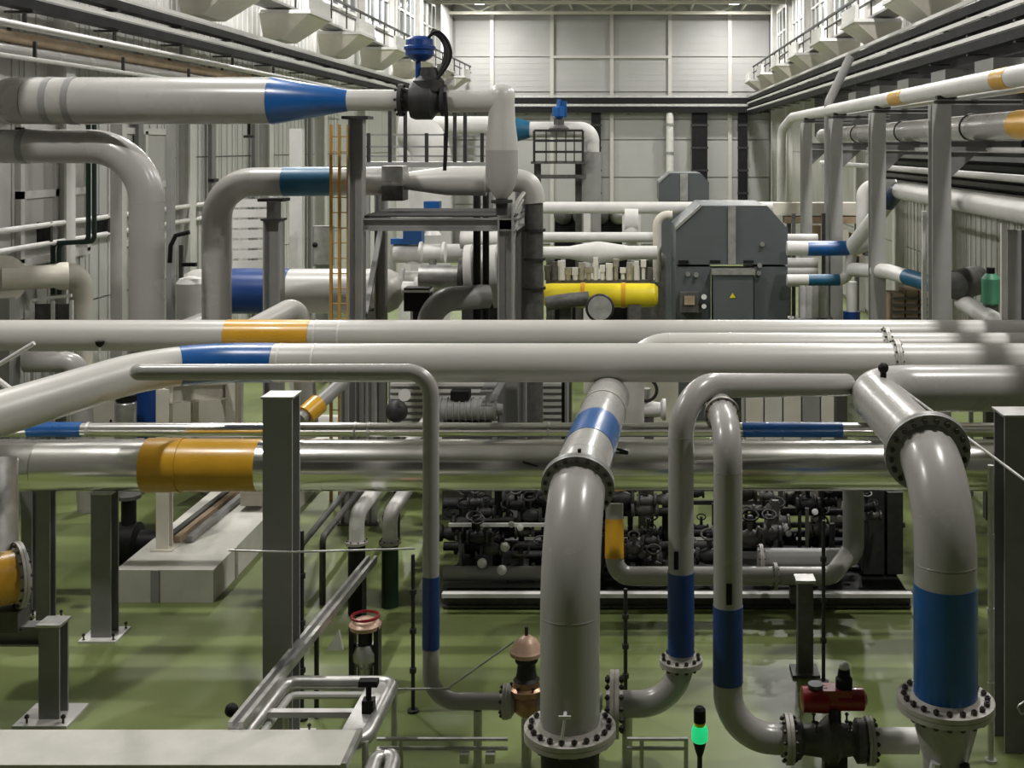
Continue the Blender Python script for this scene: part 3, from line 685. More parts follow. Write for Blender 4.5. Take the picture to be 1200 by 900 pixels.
t.part('end_plate', MB().bb((xs-.2, 23, zp), (xe, 23.12, py_z(430, 23))), 'cream')
t.part('side_beam', MB().hbeam((xm, 19.3, py_z(462, 19.3)), (xe-.3, 23, py_z(440, 23)-.3), .2, .3, .03), 'cream')
t.part('post', MB().hbeam((xe-.12, 22.8, zp), (xe-.12, 22.8, py_z(432, 22.8)), .18, .18, .02), 'cream')
t.part('post', MB().hbeam((xs+.25, 22.8, zp), (xs+.25, 22.8, py_z(438, 22.8)), .14, .14, .02), 'cream')
for k, (x, m) in enumerate(((225, 'iron'), (236, 'tan'), (250, 'lsteel'))):
    t.part('slide_rail', MB().beam((P(x-18,0,20).x, 19.6, zp+.06), (P(x-18,0,20).x+.1, 22.9, zp+.06), .1, .1), m)
t.part('carriage', MB().box((xm+.75, 21.6, zp+.28), (.4, .5, .4)), 'cream')
for q in (xs, xs+.18, xe-.5, xe-.3, xm+.55): t.part('anchor_bolt', MB().cyl((q, 22.75, zp), (q, 22.75, zp+.1), .05, n=8), 'black')
# small motor and blue drum behind
c = P(148, 512, 24); t = Thing('pump_motor', 'small grey motor with black cap left of the blue drum', 'motor', (c.x, 24, 0))
t.part('pedestal', MB().bb((c.x-.3, 23.8, 0), (c.x+.3, 24.2, 1.1)), 'lsteel'); t.part('housing', MB().lathe((c.x, 24, 1.1), (0,0,1), [(0, .18), (.05, .2), (.75, .2), (.8, .16)], 18), 'galv'); t.part('cap', MB().lathe((c.x, 24, 1.9), (0,0,1), [(0, .2), (.12, .2), (.2, .08)], 18), 'black')
c = P(176, 500, 25); t = Thing('blue_drum', 'deep blue drum casing behind the cream frame', 'drum', (c.x, 25, 0))
t.part('shell', MB().lathe((c.x, 25, .4), (0,0,1), [(0, .4), (.03, .43), (1.75, .43), (1.85, .36), (1.95, .12)], 28), 'dblue'); t.part('elbow', MB().tube([(c.x, 25, 2.2), (c.x+.15, 25, 2.35), (c.x+.5, 25, 2.4)], .16, 16), 'dblue'); t.part('skirt', MB().cyl((c.x, 25, 0), (c.x, 25, .4), .36, n=24), 'dark')
c = P(118, 500, 25.3); t = Thing('control_cabinet', 'beige control cabinet at the left behind the slim polished pipe', 'cabinet', (c.x, 25.3, 0))
t.part('body', MB().bb((c.x-.5, 25.0, .1), (c.x+.45, 25.6, 2.2)), 'cream')
for k in (0, 1): d_ = t.part('door', MB().bb((c.x-.48+.47*k, 24.96, .15), (c.x-.03+.47*k, 25.0, 2.15)), 'cream'); t.part('handle', MB().box((c.x-.1+.47*k, 24.94, 1.2), (.03, .04, .2)), 'black', d_)
t.part('plinth', MB().bb((c.x-.45, 25.05, 0), (c.x+.4, 25.55, .1)), 'dark')
# black pump under the polished pipe, left
c = P(155, 640, 19.9); t = Thing('black_pump', 'black pump unit beside the concrete plinth', 'pump', (c.x, 20, 0))
t.part('volute', MB().lathe((c.x-.15, 20, .38), (1,0,0), [(-.28, .14), (-.24, .33), (.2, .33), (.25, .2), (.55, .18)], 22), 'black'); t.part('discharge', MB().cyl((c.x-.1, 20, .6), (c.x-.1, 20, 1.15), .12, n=16), 'black'); t.part('base', MB().bb((c.x-.5, 19.7, 0), (c.x+.45, 20.3, .08)), 'iron')
t.part('flange', MB().cyl((c.x-.1, 20, 1.12), (c.x-.1, 20, 1.18), .2, n=18), 'iron')

# ---------------------------------------------------------------- dark valve skid under the polished pipe
xs0, xs1 = P(520, 0, 18.2).x, P(1066, 0, 18.2).x
t = Thing('valve_skid', 'low dark skid packed with pipes and valves behind the hairpin pipes', 'skid', ((xs0+xs1)/2, 19.2, 0))
for y in (18.15, 20.6):
    t.part('base_beam', MB().hbeam((xs0, y, .13), (xs1, y, .13), .14, .22, .03, up=(0,0,1)), 'iron')
t.part('front_lip', MB().bb((xs0, 18.0, .2), (xs1, 18.12, .26)), 'white'); t.part('drip_tray', MB().bb((xs0, 18.2, .1), (xs1, 20.5, .16)), 'black')
t.part('base_beam', MB().hbeam((xs0, 19.3, .13), (xs1, 19.3, .13), .12, .2, .03, up=(0,0,1)), 'dark')
rnd = random.Random(3)
for k in range(9):
    x = xs0+.1+k*(xs1-xs0-.2)/8
    t.part('frame_post', MB().beam((x, 20.5, .16), (x, 20.5, 1.78), .08, .08), 'dark')
for z in (.9, 1.72): t.part('frame_rail', MB().beam((xs0, 20.5, z), (xs1, 20.5, z), .07, .07), 'dark')
t.part('front_rail', MB().beam((xs0, 18.7, py_z(615, 18.7)), (P(700,0,18.7).x, 18.7, py_z(615, 18.7)), .05, .05), 'white')
for (x_0, x_1, Y, py, r, m) in ((520, 650, 18.5, 672, .11, 'lsteel'), (520, 700, 18.6, 688, .09, 'lsteel'), (520, 640, 19.2, 640, .07, 'dark'), (600, 760, 19.0, 650, .06, 'iron'), (520, 700, 19.6, 590, .09, 'dark'), (690, 800, 19.9, 600, .07, 'dark'), (520, 1040, 20.0, 625, .06, 'dark'), (880, 1040, 19.8, 600, .06, 'dark'), (720, 900, 19.7, 640, .08, 'dark'), (860, 1050, 18.4, 695, .05, 'iron'), (540, 690, 18.9, 610, .04, 'dark'), (870, 1060, 20.2, 615, .05, 'iron')):
    t.part('pipe', MB().cyl(P(x_0, py, Y), P(x_1, py, Y), r, n=14), m)
def skid_valve(x, Y, z, s, m):
    b = t.part('valve', MB().lathe((x-.2*s, Y, z), (1,0,0), [(0, .13*s), (.04*s, .13*s), (.06*s, .08*s), (.15*s, .12*s), (.25*s, .12*s), (.34*s, .08*s), (.36*s, .13*s), (.4*s, .13*s)], 12).cyl((x, Y, z), (x, Y, z+.32*s), .04*s, n=8), m)
    t.part('handwheel', MB().ring((x, Y, z+.32*s), (0, -.4, 1), .12*s, .018*s, 14, 6), rnd.choice(['dark', 'black', 'iron']), b)
for k in range(80):
    x = P(rnd.choice([rnd.uniform(525, 640), rnd.uniform(705, 790), rnd.uniform(810, 1055)]), 0, 19.2).x; Y = rnd.uniform(18.5, 20.4)
    skid_valve(x, Y, rnd.choice([.45, .7, .95, 1.2, 1.4])+rnd.uniform(-.08, .08), rnd.uniform(.6, 1.1), rnd.choice(['dark', 'dark', 'black', 'iron']))
for k in range(30):
    x = P(rnd.uniform(525, 1055), 0, 19.2).x; Y = rnd.uniform(18.6, 20.4); z1 = rnd.uniform(.9, 1.75)
    t.part('riser', MB().cyl((x, Y, .16), (x, Y, z1), rnd.choice([.03, .045, .06]), n=10), rnd.choice(['dark', 'iron', 'black']))
for k in range(44):
    c = V((P(rnd.uniform(530, 1040), 0, 18.8).x, rnd.uniform(18.5, 20), rnd.uniform(.6, 1.7))); t.part('gauge', MB().lathe(c, (0, -1, .3), [(0, .05), (.04, .05), (.045, .04)], 12), rnd.choice(['galv', 'white', 'white', 'iron']))
for c in (P(592, 641, 18.5), P(588, 668, 18.3), P(565, 660, 18.4)): t.part('round_cap', MB().sphere(c, .075, 14, 9), 'white')
for x_0, x_1, z1 in ((1012, 1040, 1.75), (1040, 1062, 1.5)): t.part('switch_box', MB().bb((P(x_0,0,19).x, 19.0, .2), (P(x_1,0,19).x-.05, 19.4, z1)), 'dark')
for x, y0, y1 in ((957, 575, 618), (980, 575, 618)): t.part('valve_block', MB().bb(P(x-8, y1, 20.3), P(x+8, y0, 20.2)), 'cream')
t.part('valve_block', MB().box(P(702+8, 640, 19.5), (.2, .3, .3)), 'galv')
# clear pipes along the front of the skid
q = Run('skid_pipe', 'grey pipe along the skid rising to an amber reducer', [P(720, 590, 18.0), P(720, 675, 17.75), P(975, 675, 17.75), P(1000, 640, 18.2)], .135, 'grey', bend=.25, n=20)
q.band(q.sy(604), q.sy(655), 'orange', label='amber sleeve'); q.fl(q.sx(905), .19, .025, 10)
q.part('saddle', MB().bb((P(935,0,17.75).x-.12, 17.65, .25), (P(935,0,17.75).x+.12, 17.85, .5)), 'iron')
q = Run('skid_pipe', 'grey pipe on the skid turning up beside the right hairpin', [P(888, 655, 18.1), P(1000, 655, 18.1), P(1000, 560, 18.1)], .16, 'lsteel', bend=.22, n=20)
q.fl(.05, .22, .025, 10)
# ---------------------------------------------------------------- high pipes at the upper left
YJ = 22.0
j1 = Run('overhead_pipe', 'big grey overhead pipe ending in a blue cone, top left', [P(16, 118, 25.5), P(16, 118, YJ), P(318, 118, YJ)], pm(27.5, YJ), 'grey', bend=.5, n=48)
for x in (64, 88): j1.strap(j1.sx(x, 3), .12, 'steel', .01)  # added dark rings imitating the shadow arcs cast across this pipe
j1.part('reducer', MB().lathe(P(318, 118, YJ), (1,0,0), [(0, pm(27.6, YJ)), (.03, pm(28, YJ)), (pm(90, YJ), pm(12.5, YJ))], 40), 'blue', label='glossy blue cone reducer')
j1.part('thin_pipe', MB().cyl(P(408, 117.5, YJ), P(470, 117.5, YJ), pm(12.5, YJ), n=28), 'pale')
j1.part('hanger', MB().beam(P(292, 145, YJ), P(292, 158, YJ), .05, .05).box(P(292, 160, YJ), (.18, .1, .05)), 'dark')
# valve with blue actuator
c = P(500, 112, YJ); t = Thing('motor_valve', 'black valve with round blue actuator on the overhead pipe', 'valve', c-V((0,0,.4)))
t.part('body', MB().lathe(P(468, 117.5, YJ), (1,0,0), [(0, .3), (.07, .3), (.09, .22), (.2, .2), (.22, .33), (.3, .36), (.6, .36), (.7, .24), (.76, .22), (.78, .3), (.86, .3)], 28), 'dark')
t.part('bonnet', MB().lathe(P(503, 108, YJ), (0,0,1), [(0, .3), (.2, .3), (.3, .18), (.45, .16)], 20), 'dark')
for k in range(8):
    th = k*math.pi/4; t.inst('bolt', bolt_mesh(.03, .16), P(470, 117.5, YJ)+V((0, math.cos(th)*.26, math.sin(th)*.26)), V((0,0,1)).rotation_difference(V((1,0,0))))
ac = t.part('actuator', MB().lathe(P(492, 72, YJ), (0,0,1), [(0, .1), (.06, .2), (.12, .26), (.2, .26), (.22, .29), (.27, .29), (.29, .26), (.4, .25), (.46, .16)], 28), 'dblue')
t.part('stem', MB().cyl(P(490, 94, YJ), P(490, 70, YJ), .05, n=10), 'dblue', ac)
t.part('yoke', MB().tube(smooth([P(505, 96, YJ), P(520, 80, YJ), P(525, 58, YJ), P(518, 42, YJ), P(506, 36, YJ)]), .06, 10), 'dark')
t.part('hose', MB().tube(smooth([P(508, 98, YJ-.2), P(530, 70, YJ-.2), P(526, 48, YJ-.2), P(512, 34, YJ-.2), P(502, 44, YJ-.1)]), .03, 8), 'black')
t.part('hose', MB().tube(smooth([P(521, 108, YJ-.3), P(524, 140, YJ-.3), P(521, 200, YJ-.3)]), .035, 8), 'black')
t.part('indicator', MB().box(P(517, 82, YJ), (.14, .1, .22)), 'galv'); t.part('junction_box', MB().box(P(527, 96, YJ), (.2, .15, .12)), 'white')
# pipe on to the bulb shaped filter
t = Thing('filter_vessel', 'pale bulb-shaped vertical filter hanging from the overhead pipe', 'filter', P(588, 240, YJ))
t.part('inlet_pipe', MB().cyl(P(522, 118.5, YJ), P(588, 118.5, YJ), pm(13, YJ), n=28), 'pale')
t.part('upper_shell', MB().lathe(P(588, 176, YJ), (0,0,1), [(0, pm(19, YJ)), (pm(12, YJ), pm(18.5, YJ)), (pm(32, YJ), pm(16, YJ)), (pm(58, YJ), pm(15, YJ)), (pm(66, YJ), pm(15.5, YJ)), (pm(72, YJ), pm(13, YJ)), (pm(76, YJ), pm(8, YJ)), (pm(77.5, YJ), .01)], 36), 'pale')
t.part('lower_shell', MB().lathe(P(588, 176, YJ), (0,0,-1), [(0, pm(19, YJ)), (pm(26, YJ), pm(19, YJ)), (pm(40, YJ), pm(16.5, YJ)), (pm(50, YJ), pm(12, YJ)), (pm(58, YJ), pm(6, YJ))], 36), 'grey')
t.part('drain', MB().cyl(P(588, 230, YJ), P(588, 252, YJ), .11, n=16), 'dark'); t.part('drain_flange', MB().cyl(P(588, 234, YJ), P(588, 238, YJ), .2, n=20), 'dark')
# second and third pipes
Y2 = 22.4
j2 = Run('overhead_pipe', 'grey overhead pipe turning down in a wide elbow, upper left', [P(-40, 171.5, Y2), P(172, 171.5, Y2), P(172, 412, Y2), P(172, 412, Y2)+V((0, 3.4, 0)), V((P(172, 0, Y2).x, Y2+3.4, 0))], pm(19.8, Y2), 'grey', bend=[1.05, .5, .5], n=40)
j2.strap(j2.sx(27), .13, 'steel', .01)  # added dark ring imitating the shadow of the pipe above
Y3 = 24.2
j3 = Run('overhead_pipe', 'grey overhead pipe with blue band turning down, behind the tower post', [P(462, 212, Y3), P(254, 213.5, Y3), (P(254, 0, Y3).x, Y3, 0)], pm(16.8, Y3), 'grey', bend=.75, n=36)
j3.band(j3.sx(330), j3.sx(389), 'teal')
t = Thing('clamp_joint', 'bolted clamp joint on the overhead pipe behind the tower', 'coupling', P(462, 228, Y3))
t.part('sleeve', MB().cyl(P(452, 212, Y3), P(474, 212, Y3), .29, n=24), 'galv'); t.part('upper_shell', MB().box(P(463, 203, Y3), (.42, .6, .3)), 'galv'); t.part('lower_shell', MB().box(P(463, 226, Y3), (.42, .6, .3)), 'iron')
t = Thing('cone_pipe', 'pale pipe flaring toward the bulb filter', 'pipe', P(540, 230, Y3))
t.part('cone', MB().lathe(P(474, 212, Y3), (1,0,0), [(0, pm(10, Y3)), (pm(50, Y3), pm(17, Y3)), (pm(96, Y3), pm(17.5, Y3))], 32), 'pale')
t.part('outlet', MB().tube(smooth([P(570, 212, Y3), P(600, 211, Y3), P(612, 212, Y3), P(620, 217, Y3), P(624.5, 226, Y3), P(625.5, 238, Y3)]), pm(13.5, Y3), 24), 'pale')
t.part('lower_pipe', MB().cyl(P(625.5, 238, Y3), V((P(625.5, 0, Y3).x, Y3, 0)), pm(11, Y3), n=24), 'iron')
for k in range(4): t.part('hose', MB().tube(smooth([P(614-k*2, 226+k*8, Y3-.35), P(604, 240+k*8, Y3-.6), P(600, 262+k*9, Y3-.7)]), .045, 8), 'galv')
for k in range(3): t.part('clamp', MB().cyl(P(625.5, 268+k*34, Y3), P(625.5, 271+k*34, Y3), pm(14, Y3), n=24), 'dark')
# large horizontal vessel with blue band
Y0 = 27.5
t = Thing('pressure_vessel', 'large pale horizontal vessel with blue band behind the downpipes', 'vessel', (P(340, 0, Y0).x, Y0, 0))
rv = pm(26, Y0); xa_, xb_ = P(212, 0, Y0).x, P(472, 0, Y0).x; zc = py_z(341, Y0); Lv = xb_-xa_
t.part('shell', MB().lathe((xa_, Y0, zc), (1,0,0), [(0, rv*.5), (.12, rv*.8), (.3, rv*.97), (.45, rv), (Lv-.45, rv), (Lv-.3, rv*.97), (Lv-.12, rv*.8), (Lv, rv*.45)], 48), 'pale')
t.part('colour_band', MB().lathe((P(273,0,Y0).x, Y0, zc), (1,0,0), [(0, rv+.01), (pm(67, Y0), rv+.01)], 48), 'dblue')
for x in (240, 440): t.part('saddle', MB().bb((P(x,0,Y0).x-.15, Y0-.4, 0), (P(x,0,Y0).x+.15, Y0+.4, zc-rv*.8)), 'lsteel')
t.part('nozzle', MB().cyl((xb_, Y0, zc), (xb_+.8, Y0, zc), .22, n=20).cyl((xb_+.3, Y0, zc), (xb_+.75, Y0, zc), .34, n=24), 'white')
t.part('sight_gauge', MB().box((P(222,0,Y0).x, Y0-.5, zc+.5), (.08, .08, 1.2)), 'dark')
# small stub pipe above the amber band
Run('stub_pipe', 'short grey pipe elbow rising diagonally above the amber header band', [P(270, 400, 20.9), P(350, 357, 22.5), V((P(360, 0, 22.6).x, 22.7, 1.5))], .2, 'pale', bend=.3, n=24)
Run('stub_pipe', 'grey pipe stub behind the rear header at the far left', [P(30, 424, 23.0), P(92, 424, 23.0), V((P(104,0,23).x, 23, 0))], .2, 'grey', bend=.3, n=24)
# ---------------------------------------------------------------- steel tower with platform
def post(t, px0, px1, y0, Y, m='lsteel', ybot=None):
    xm_ = (P(px0,0,Y).x+P(px1,0,Y).x)/2; wd = pm(px1-px0, Y)
    t.part('post', MB().hbeam((xm_, Y, 0 if ybot is None else py_z(ybot, Y)), (xm_, Y, py_z(y0, Y)), wd, wd, .03, up=(1,0,0)), m)
t = Thing('steel_tower', 'grey steel tower frame with platform under the overhead valve', 'tower', (P(505,0,23).x, 23.2, 0))
post(t, 410, 427, 140, 22.9); post(t, 584, 602, 240, 22.9); post(t, 440, 453, 212, 25.6, 'steel'); post(t, 604, 617, 222, 25.6, 'steel'); post(t, 555, 563, 200, 25.6, 'dark'); post(t, 566, 573, 200, 25.6, 'dark')
t.part('cap', MB().box(P(419, 138, 22.9), (.5, .5, .06)), 'dark')
for Y in (22.9, 25.6):
    t.part('platform_beam', MB().hbeam(P(424, 263, Y), P(603, 263, Y), .2, .24, .03, up=(0,0,1)), 'lsteel')
t.part('grating', MB().bb((P(424,0,22.9).x, 22.9, py_z(254.5, 22.9)), (P(603,0,22.9).x, 25.6, py_z(252.5, 22.9))), 'grate')
for x in (424, 600): t.part('side_beam', MB().hbeam(P(x, 263, 22.9), P(x, 263, 22.9)+V((0, 2.7, 0)), .2, .24, .03, up=(0,0,1)), 'lsteel')
t.part('brace', MB().beam(P(428, 370, 23), P(446, 270, 25.4), .1, .1), 'steel')
t = Thing('upper_platform', 'small upper platform with grey railing behind the overhead valve', 'platform', (P(510,0,29).x, 29, 0))
for x in (430, 575): t.part('leg', MB().beam((P(x,0,29).x, 29, 0), (P(x,0,29).x, 29, py_z(190, 29)), .14, .14), 'lsteel')
t.part('deck', MB().bb((P(425,0,28.5).x, 28.4, py_z(196, 28.5)), (P(580,0,28.5).x, 30, py_z(190, 28.5))), 'lsteel')
for y in (158, 172, 183): t.part('rail', MB().beam(P(428, y, 28.5), P(578, y, 28.5), .045, .045), 'lsteel')
for x in (432, 457, 475, 500, 522, 533, 545, 565, 578): t.part('rail_post', MB().beam(P(x, 192, 28.5), P(x, 128 if x in (457, 475, 545, 533) else 156, 28.5), .08, .08), 'dark')
# yellow ladder
t = Thing('ladder', 'yellow steel ladder beside the tower post', 'ladder', (P(396,0,23.6).x, 23.6, 0))
for x in (388, 398, 408): t.part('stile', MB().beam((P(x,0,23.6).x, 23.6, 0), P(x, 146, 23.6), .055, .055), 'ladder')
for k in range(24): t.part('rung', MB().cyl((P(388,0,23.6).x, 23.6, .3+.3*k), (P(408,0,23.6).x, 23.6, .3+.3*k), .012, n=6), 'ladder')
for k in range(0): t.part('cage_hoop', MB().tube([P(388, 0, 23.6)*0+V((P(388,0,23.6).x, 23.6, 2.6+1.4*k)), V((P(384,0,23.6).x, 23.1, 2.6+1.4*k)), V((P(398,0,23.6).x, 22.95, 2.6+1.4*k)), V((P(411,0,23.6).x, 23.1, 2.6+1.4*k)), V((P(408,0,23.6).x, 23.6, 2.6+1.4*k))], .02, 6), 'orange')
# post under the blue band
t = Thing('pipe_stand', 'grey H-section pipe stand under the teal banded pipe', 'stand', (P(321,0,23.4).x, 23.4, 0))
post(t, 311, 331, 258, 23.4); t.part('cap_plate', MB().box(P(321, 257, 23.4), (.4, .4, .04)), 'dark'); t.part('spring', MB().cyl(P(321, 256, 23.4), P(321, 236, 23.4), .14, n=12), 'iron'); t.part('saddle', MB().box(P(321, 234, 23.6), (.5, .5, .06)), 'dark')
# big pale pipes seen through the platform
q = Run('process_pipe', 'wide pale pipe elbow behind the upper platform', [P(470, 150, 33), P(505, 150, 33), V((P(505,0,33).x, 33, 0))], .55, 'white', bend=.9, n=28)
Run('process_pipe', 'pale horizontal pipe behind the upper platform railing', [V((P(478,0,35).x, 35, 0)), P(478, 147, 35), P(588, 147, 35)], .27, 'white', n=24)
q = Run('process_pipe', 'white pipe with teal cone behind the bulb filter, leading to the small platform', [P(598, 152, 36), P(693, 152, 36), V((P(693,0,36).x, 36, 0))], .24, 'white', bend=.35, n=24)
q.part('reducer', MB().lathe(P(600, 152, 36), (1,0,0), [(0, .36), (pm(6, 36), .36), (pm(21, 36), .25)], 24), 'teal')
q.part('lower_sleeve', MB().cyl(P(693, 178, 36), P(693, 300, 36), .29, n=24), 'lsteel')
# small platform with its own blue valve
t = Thing('valve_platform', 'small platform with dark mesh railing near the back wall', 'platform', (P(655,0,36).x, 35.6, 5.8))
for y in (153, 165, 178): t.part('rail', MB().beam(P(626, y, 35.4), P(683, y, 35.4), .07, .07), 'dark')
for x in (626, 640, 652, 663, 673, 683): t.part('rail_post', MB().beam(P(x, 190, 35.4), P(x, 153, 35.4), .07 if x in (626, 683) else .035, .05), 'dark')
t.part('deck', MB().bb(P(622, 192, 35.4), P(686, 189, 35.4)+V((0, 1.6, 0))), 'iron')
for x in (630, 678): t.part('leg', MB().beam((P(x,0,36).x, 36.4, 0), P(x, 192, 36.4), .2, .2), 'iron')
t.part('lower_beam', MB().beam(P(600, 207, 35.8), P(690, 207, 35.8), .1, .12), 'iron')
t = Thing('motor_valve', 'small blue-topped valve standing on the far platform', 'valve', P(655, 152, 36))
t.part('body', MB().lathe(P(655, 154, 35.7), (0,0,1), [(0, .3), (.1, .3), (.2, .16), (.35, .16)], 16), 'iron'); t.part('actuator', MB().lathe(P(655, 140, 35.7), (0,0,1), [(0, .08), (.1, .2), (.35, .2), (.4, .08), (.6, .06)], 16), 'blue'); t.part('arm', MB().box(P(661, 128, 35.7), (.16, .12, .5)), 'blue')
# ---------------------------------------------------------------- equipment behind the tower
for (x, y, s, nm, lab) in ((507, 243, .36, 'a', 'blue box actuator standing on the tower platform'), (485, 277, .46, 'b', 'blue box actuator below the tower platform')):
    Y = 28 if nm == 'a' else 30
    c = P(x, y, Y); t = Thing('actuator_valve', lab, 'valve', (c.x, Y, c.z-1))
    t.part('actuator', MB().box(c, (s, s, s*.8)).box(c+V((-.3, 0, -s*.25)), (.5, s*.8, s*.3)), 'blue'); t.part('yoke', MB().lathe(c-V((0,0,s*.4)), (0,0,-1), [(0, .14), (.35, .1), (.5, .2)], 14), 'white'); t.part('pedestal', MB().cyl((c.x, Y, 0), c-V((0,0,1)), .09, n=12), 'lsteel'); t.part('body', MB().lathe(c+V((-.3, 0, -1.05)), (1,0,0), [(0, .25), (.06, .25), (.1, .18), (.5, .18), (.54, .25), (.6, .25)], 18), 'white')
Run('process_pipe', 'white pipe passing under the tower platform', [P(462, 297, 30), P(560, 297, 30), P(575, 330, 30)], .24, 'white', bend=.4, n=20)
Run('process_pipe', 'pale pipe at the upper right under the tower platform', [P(540, 281, 29), P(612, 281, 29), V((P(612,0,29).x, 29, 0))], .22, 'white', bend=.4, n=20)
t = Run('process_pipe', 'dark grey pipe arching over behind the rear header', [P(503, 420, 25), P(503, 352, 25), P(572, 347, 25.6)], .26, 'lsteel', bend=.55, n=24); t.fl(.2, .36, .04, 12)
t = Thing('turbine_casing', 'pale ribbed turbine casing at the foot of the tower', 'machine', (P(568,0,27).x, 27, 0))
cc = P(570, 326, 27)
for k in range(4): t.part('casing_ring', MB().lathe(cc+V((-.45+.28*k, 0, 0)), (1,0,.1), [(0, .55), (.04, .75), (.2, .75), (.24, .55)], 28), 'white' if k % 2 == 0 else 'galv')
t.part('flange', MB().cyl(cc+V((-.5,0,0)), cc+V((-.6,0,0)), .45, n=24), 'iron'); t.part('coupling', MB().cyl(cc+V((-.6,0,.0)), cc+V((-1.5,0,0)), .3, n=20), 'galv'); t.part('pedestal', MB().bb(cc+V((-.5, -.4, -3.4)), cc+V((.6, .4, -.5))), 'iron')
t = Thing('instrument_box', 'black instrument box below the vessel nozzle', 'box', P(490, 370, 26)); t.part('body', MB().box(P(490, 350, 26), (.55, .4, .5)), 'black'); t.part('lid', MB().box(P(490, 340, 26), (.6, .45, .05)), 'white'); t.part('stand', MB().bb((P(490,0,26).x-.1, 25.9, 0), (P(490,0,26).x+.1, 26.1, py_z(358, 26))), 'dark')
t = Thing('switch_cabinet', 'dark tall cabinet right of the tower', 'cabinet', (P(625,0,27).x, 27, 0)); t.part('plate', MB().bb((P(618,0,27).x, 27, 0), (P(634,0,27).x, 27.2, py_z(245, 27))), 'iron'); t.part('lower_box', MB().bb((P(615,0,27).x, 26.8, 0), (P(636,0,27).x, 27.3, py_z(320, 27))), 'black')
t.part('label_strip', MB().bb((P(620,0,27).x, 26.78, py_z(325, 27)), (P(632,0,27).x, 26.8, py_z(322, 27))), 'galv')
# yellow tank and the pipes above it
c0, c1_ = P(636, 346, 30), P(771, 346, 30); rr = pm(14, 30); Lk = (c1_-c0).length
t = Thing('yellow_tank', 'long bright yellow horizontal tank before the grey hood', 'tank', (P(700,0,30).x, 30, 0))
t.part('shell', MB().lathe(c0, (1,0,0), [(0, rr*.7), (.08, rr*.95), (.2, rr), (Lk-.2, rr), (Lk-.08, rr*.95), (Lk, rr*.7)], 36), 'yellow')
for k in (.35, .7): t.part('strap', MB().lathe(c0+V((Lk*k, 0, 0)), (1,0,0), [(-.05, rr), (-.05, rr+.02), (.05, rr+.02), (.05, rr)], 36, False), 'orange')
for k in (.2, .8): t.part('saddle', MB().bb(c0+V((Lk*k-.15, -.25, -rr*.6))-V((0,0,c0.z-rr*.6)), c0+V((Lk*k+.15, .25, -rr*.7))), 'iron')
t.part('pipe_rack', MB().tube(smooth([P(640, 356, 29.5), P(665, 352, 29.5), P(690, 350, 29.5)]), .18, 14), 'iron')
t = Thing('end_flange', 'round pale blind flange in front of the yellow tank', 'flange', P(703, 372, 28.8)); 
t.part('disc', MB().cyl(P(703, 361, 28.9), P(703, 361, 28.7), .29, n=28), 'galv'); t.part('ring', MB().ring(P(703, 361, 28.8), (0,1,0), .3, .05), 'dark'); t.part('pipe', MB().cyl(P(703, 361, 28.9), P(703, 361, 29.2), .2, n=20), 'iron'); t.part('stand', MB().bb((P(703,0,28.9).x-.1, 28.8, 0), (P(703,0,28.9).x+.1, 29, py_z(372, 28.9))), 'dark')
t = Run('cross_pipe', 'white pipe crossing above the grey hood toward the right', [P(636, 243.5, 34), P(905, 243.5, 34)], pm(7, 34), 'white', n=20)
t.part('pillar', MB().bb((P(684,0,34).x, 33.9, 0), (P(692,0,34).x, 34.1, py_z(250, 34))), 'white')
t = Run('cross_pipe', 'second white pipe crossing lower, behind the yellow tank', [P(636, 278, 33), P(775, 278, 33)], pm(6, 33), 'white', n=20)
t = Run('cross_pipe', 'thin cream pipe turning down left of the grey hood', [P(788, 252, 32.8), P(770, 252, 32.8), P(770, 330, 32.8)], .12, 'cream', bend=.3, n=16)
t = Thing('diffuser_pipe', 'white pipe swelling in the middle above the yellow tank', 'pipe', P(700, 300, 31.5))
t.part('body', MB().lathe(P(632, 296, 31.5), (1,0,0), [(0, pm(7, 31.5)), (pm(35, 31.5), pm(7.5, 31.5)), (pm(66, 31.5), pm(13, 31.5)), (pm(72, 31.5), pm(13, 31.5)), (pm(105, 31.5), pm(8, 31.5)), (pm(138, 31.5), pm(8, 31.5))], 28), 'white')
t.part('outlet', MB().cyl(P(697, 300, 31.5), P(697, 320, 31.5), .12, n=16), 'white'); t.part('cone', MB().lathe(P(697, 312, 31.5), (0,0,-1), [(0, .12), (.3, .28)], 16), 'white')
for k, x in enumerate((660, 742)): t.part('leg', MB().beam((P(x,0,31.5).x, 31.5, 0), P(x, 300, 31.5), .12, .12), 'white')
t = Thing('branch_column', 'white vertical branch pipe between the cross pipes', 'pipe', P(740, 290, 33.5)); t.part('pipe', MB().cyl(P(740, 290, 33.5), P(740, 252, 33.5), .26, n=18), 'white'); t.part('tee', MB().cyl(P(732, 258, 33.5), P(748, 258, 33.5), .32, n=18), 'white')
t = Thing('control_desk', 'cluster of small valves and gauges behind the yellow tank', 'instruments', (P(700,0,31).x, 31, 0))
t.part('rack', MB().beam(P(640, 330, 30.9), P(768, 330, 30.9), .1, .12).bb((P(645,0,30.9).x-.05, 30.8, 0), (P(645,0,30.9).x+.05, 31, py_z(330, 30.9))).bb((P(765,0,30.9).x-.05, 30.8, 0), (P(765,0,30.9).x+.05, 31, py_z(330, 30.9))), 'iron')
for k in range(16):
    x = 642+k*8; y = 306+rnd.uniform(0, 12); c = P(x, y, 30.9)
    t.part('instrument', MB().cyl(P(x, 328, 30.9), c, rnd.uniform(.04, .1), n=10).box(c, (rnd.uniform(.1, .22), .15, rnd.uniform(.1, .25))), rnd.choice(['white', 'galv', 'iron', 'white', 'teal' if k > 12 else 'iron']))
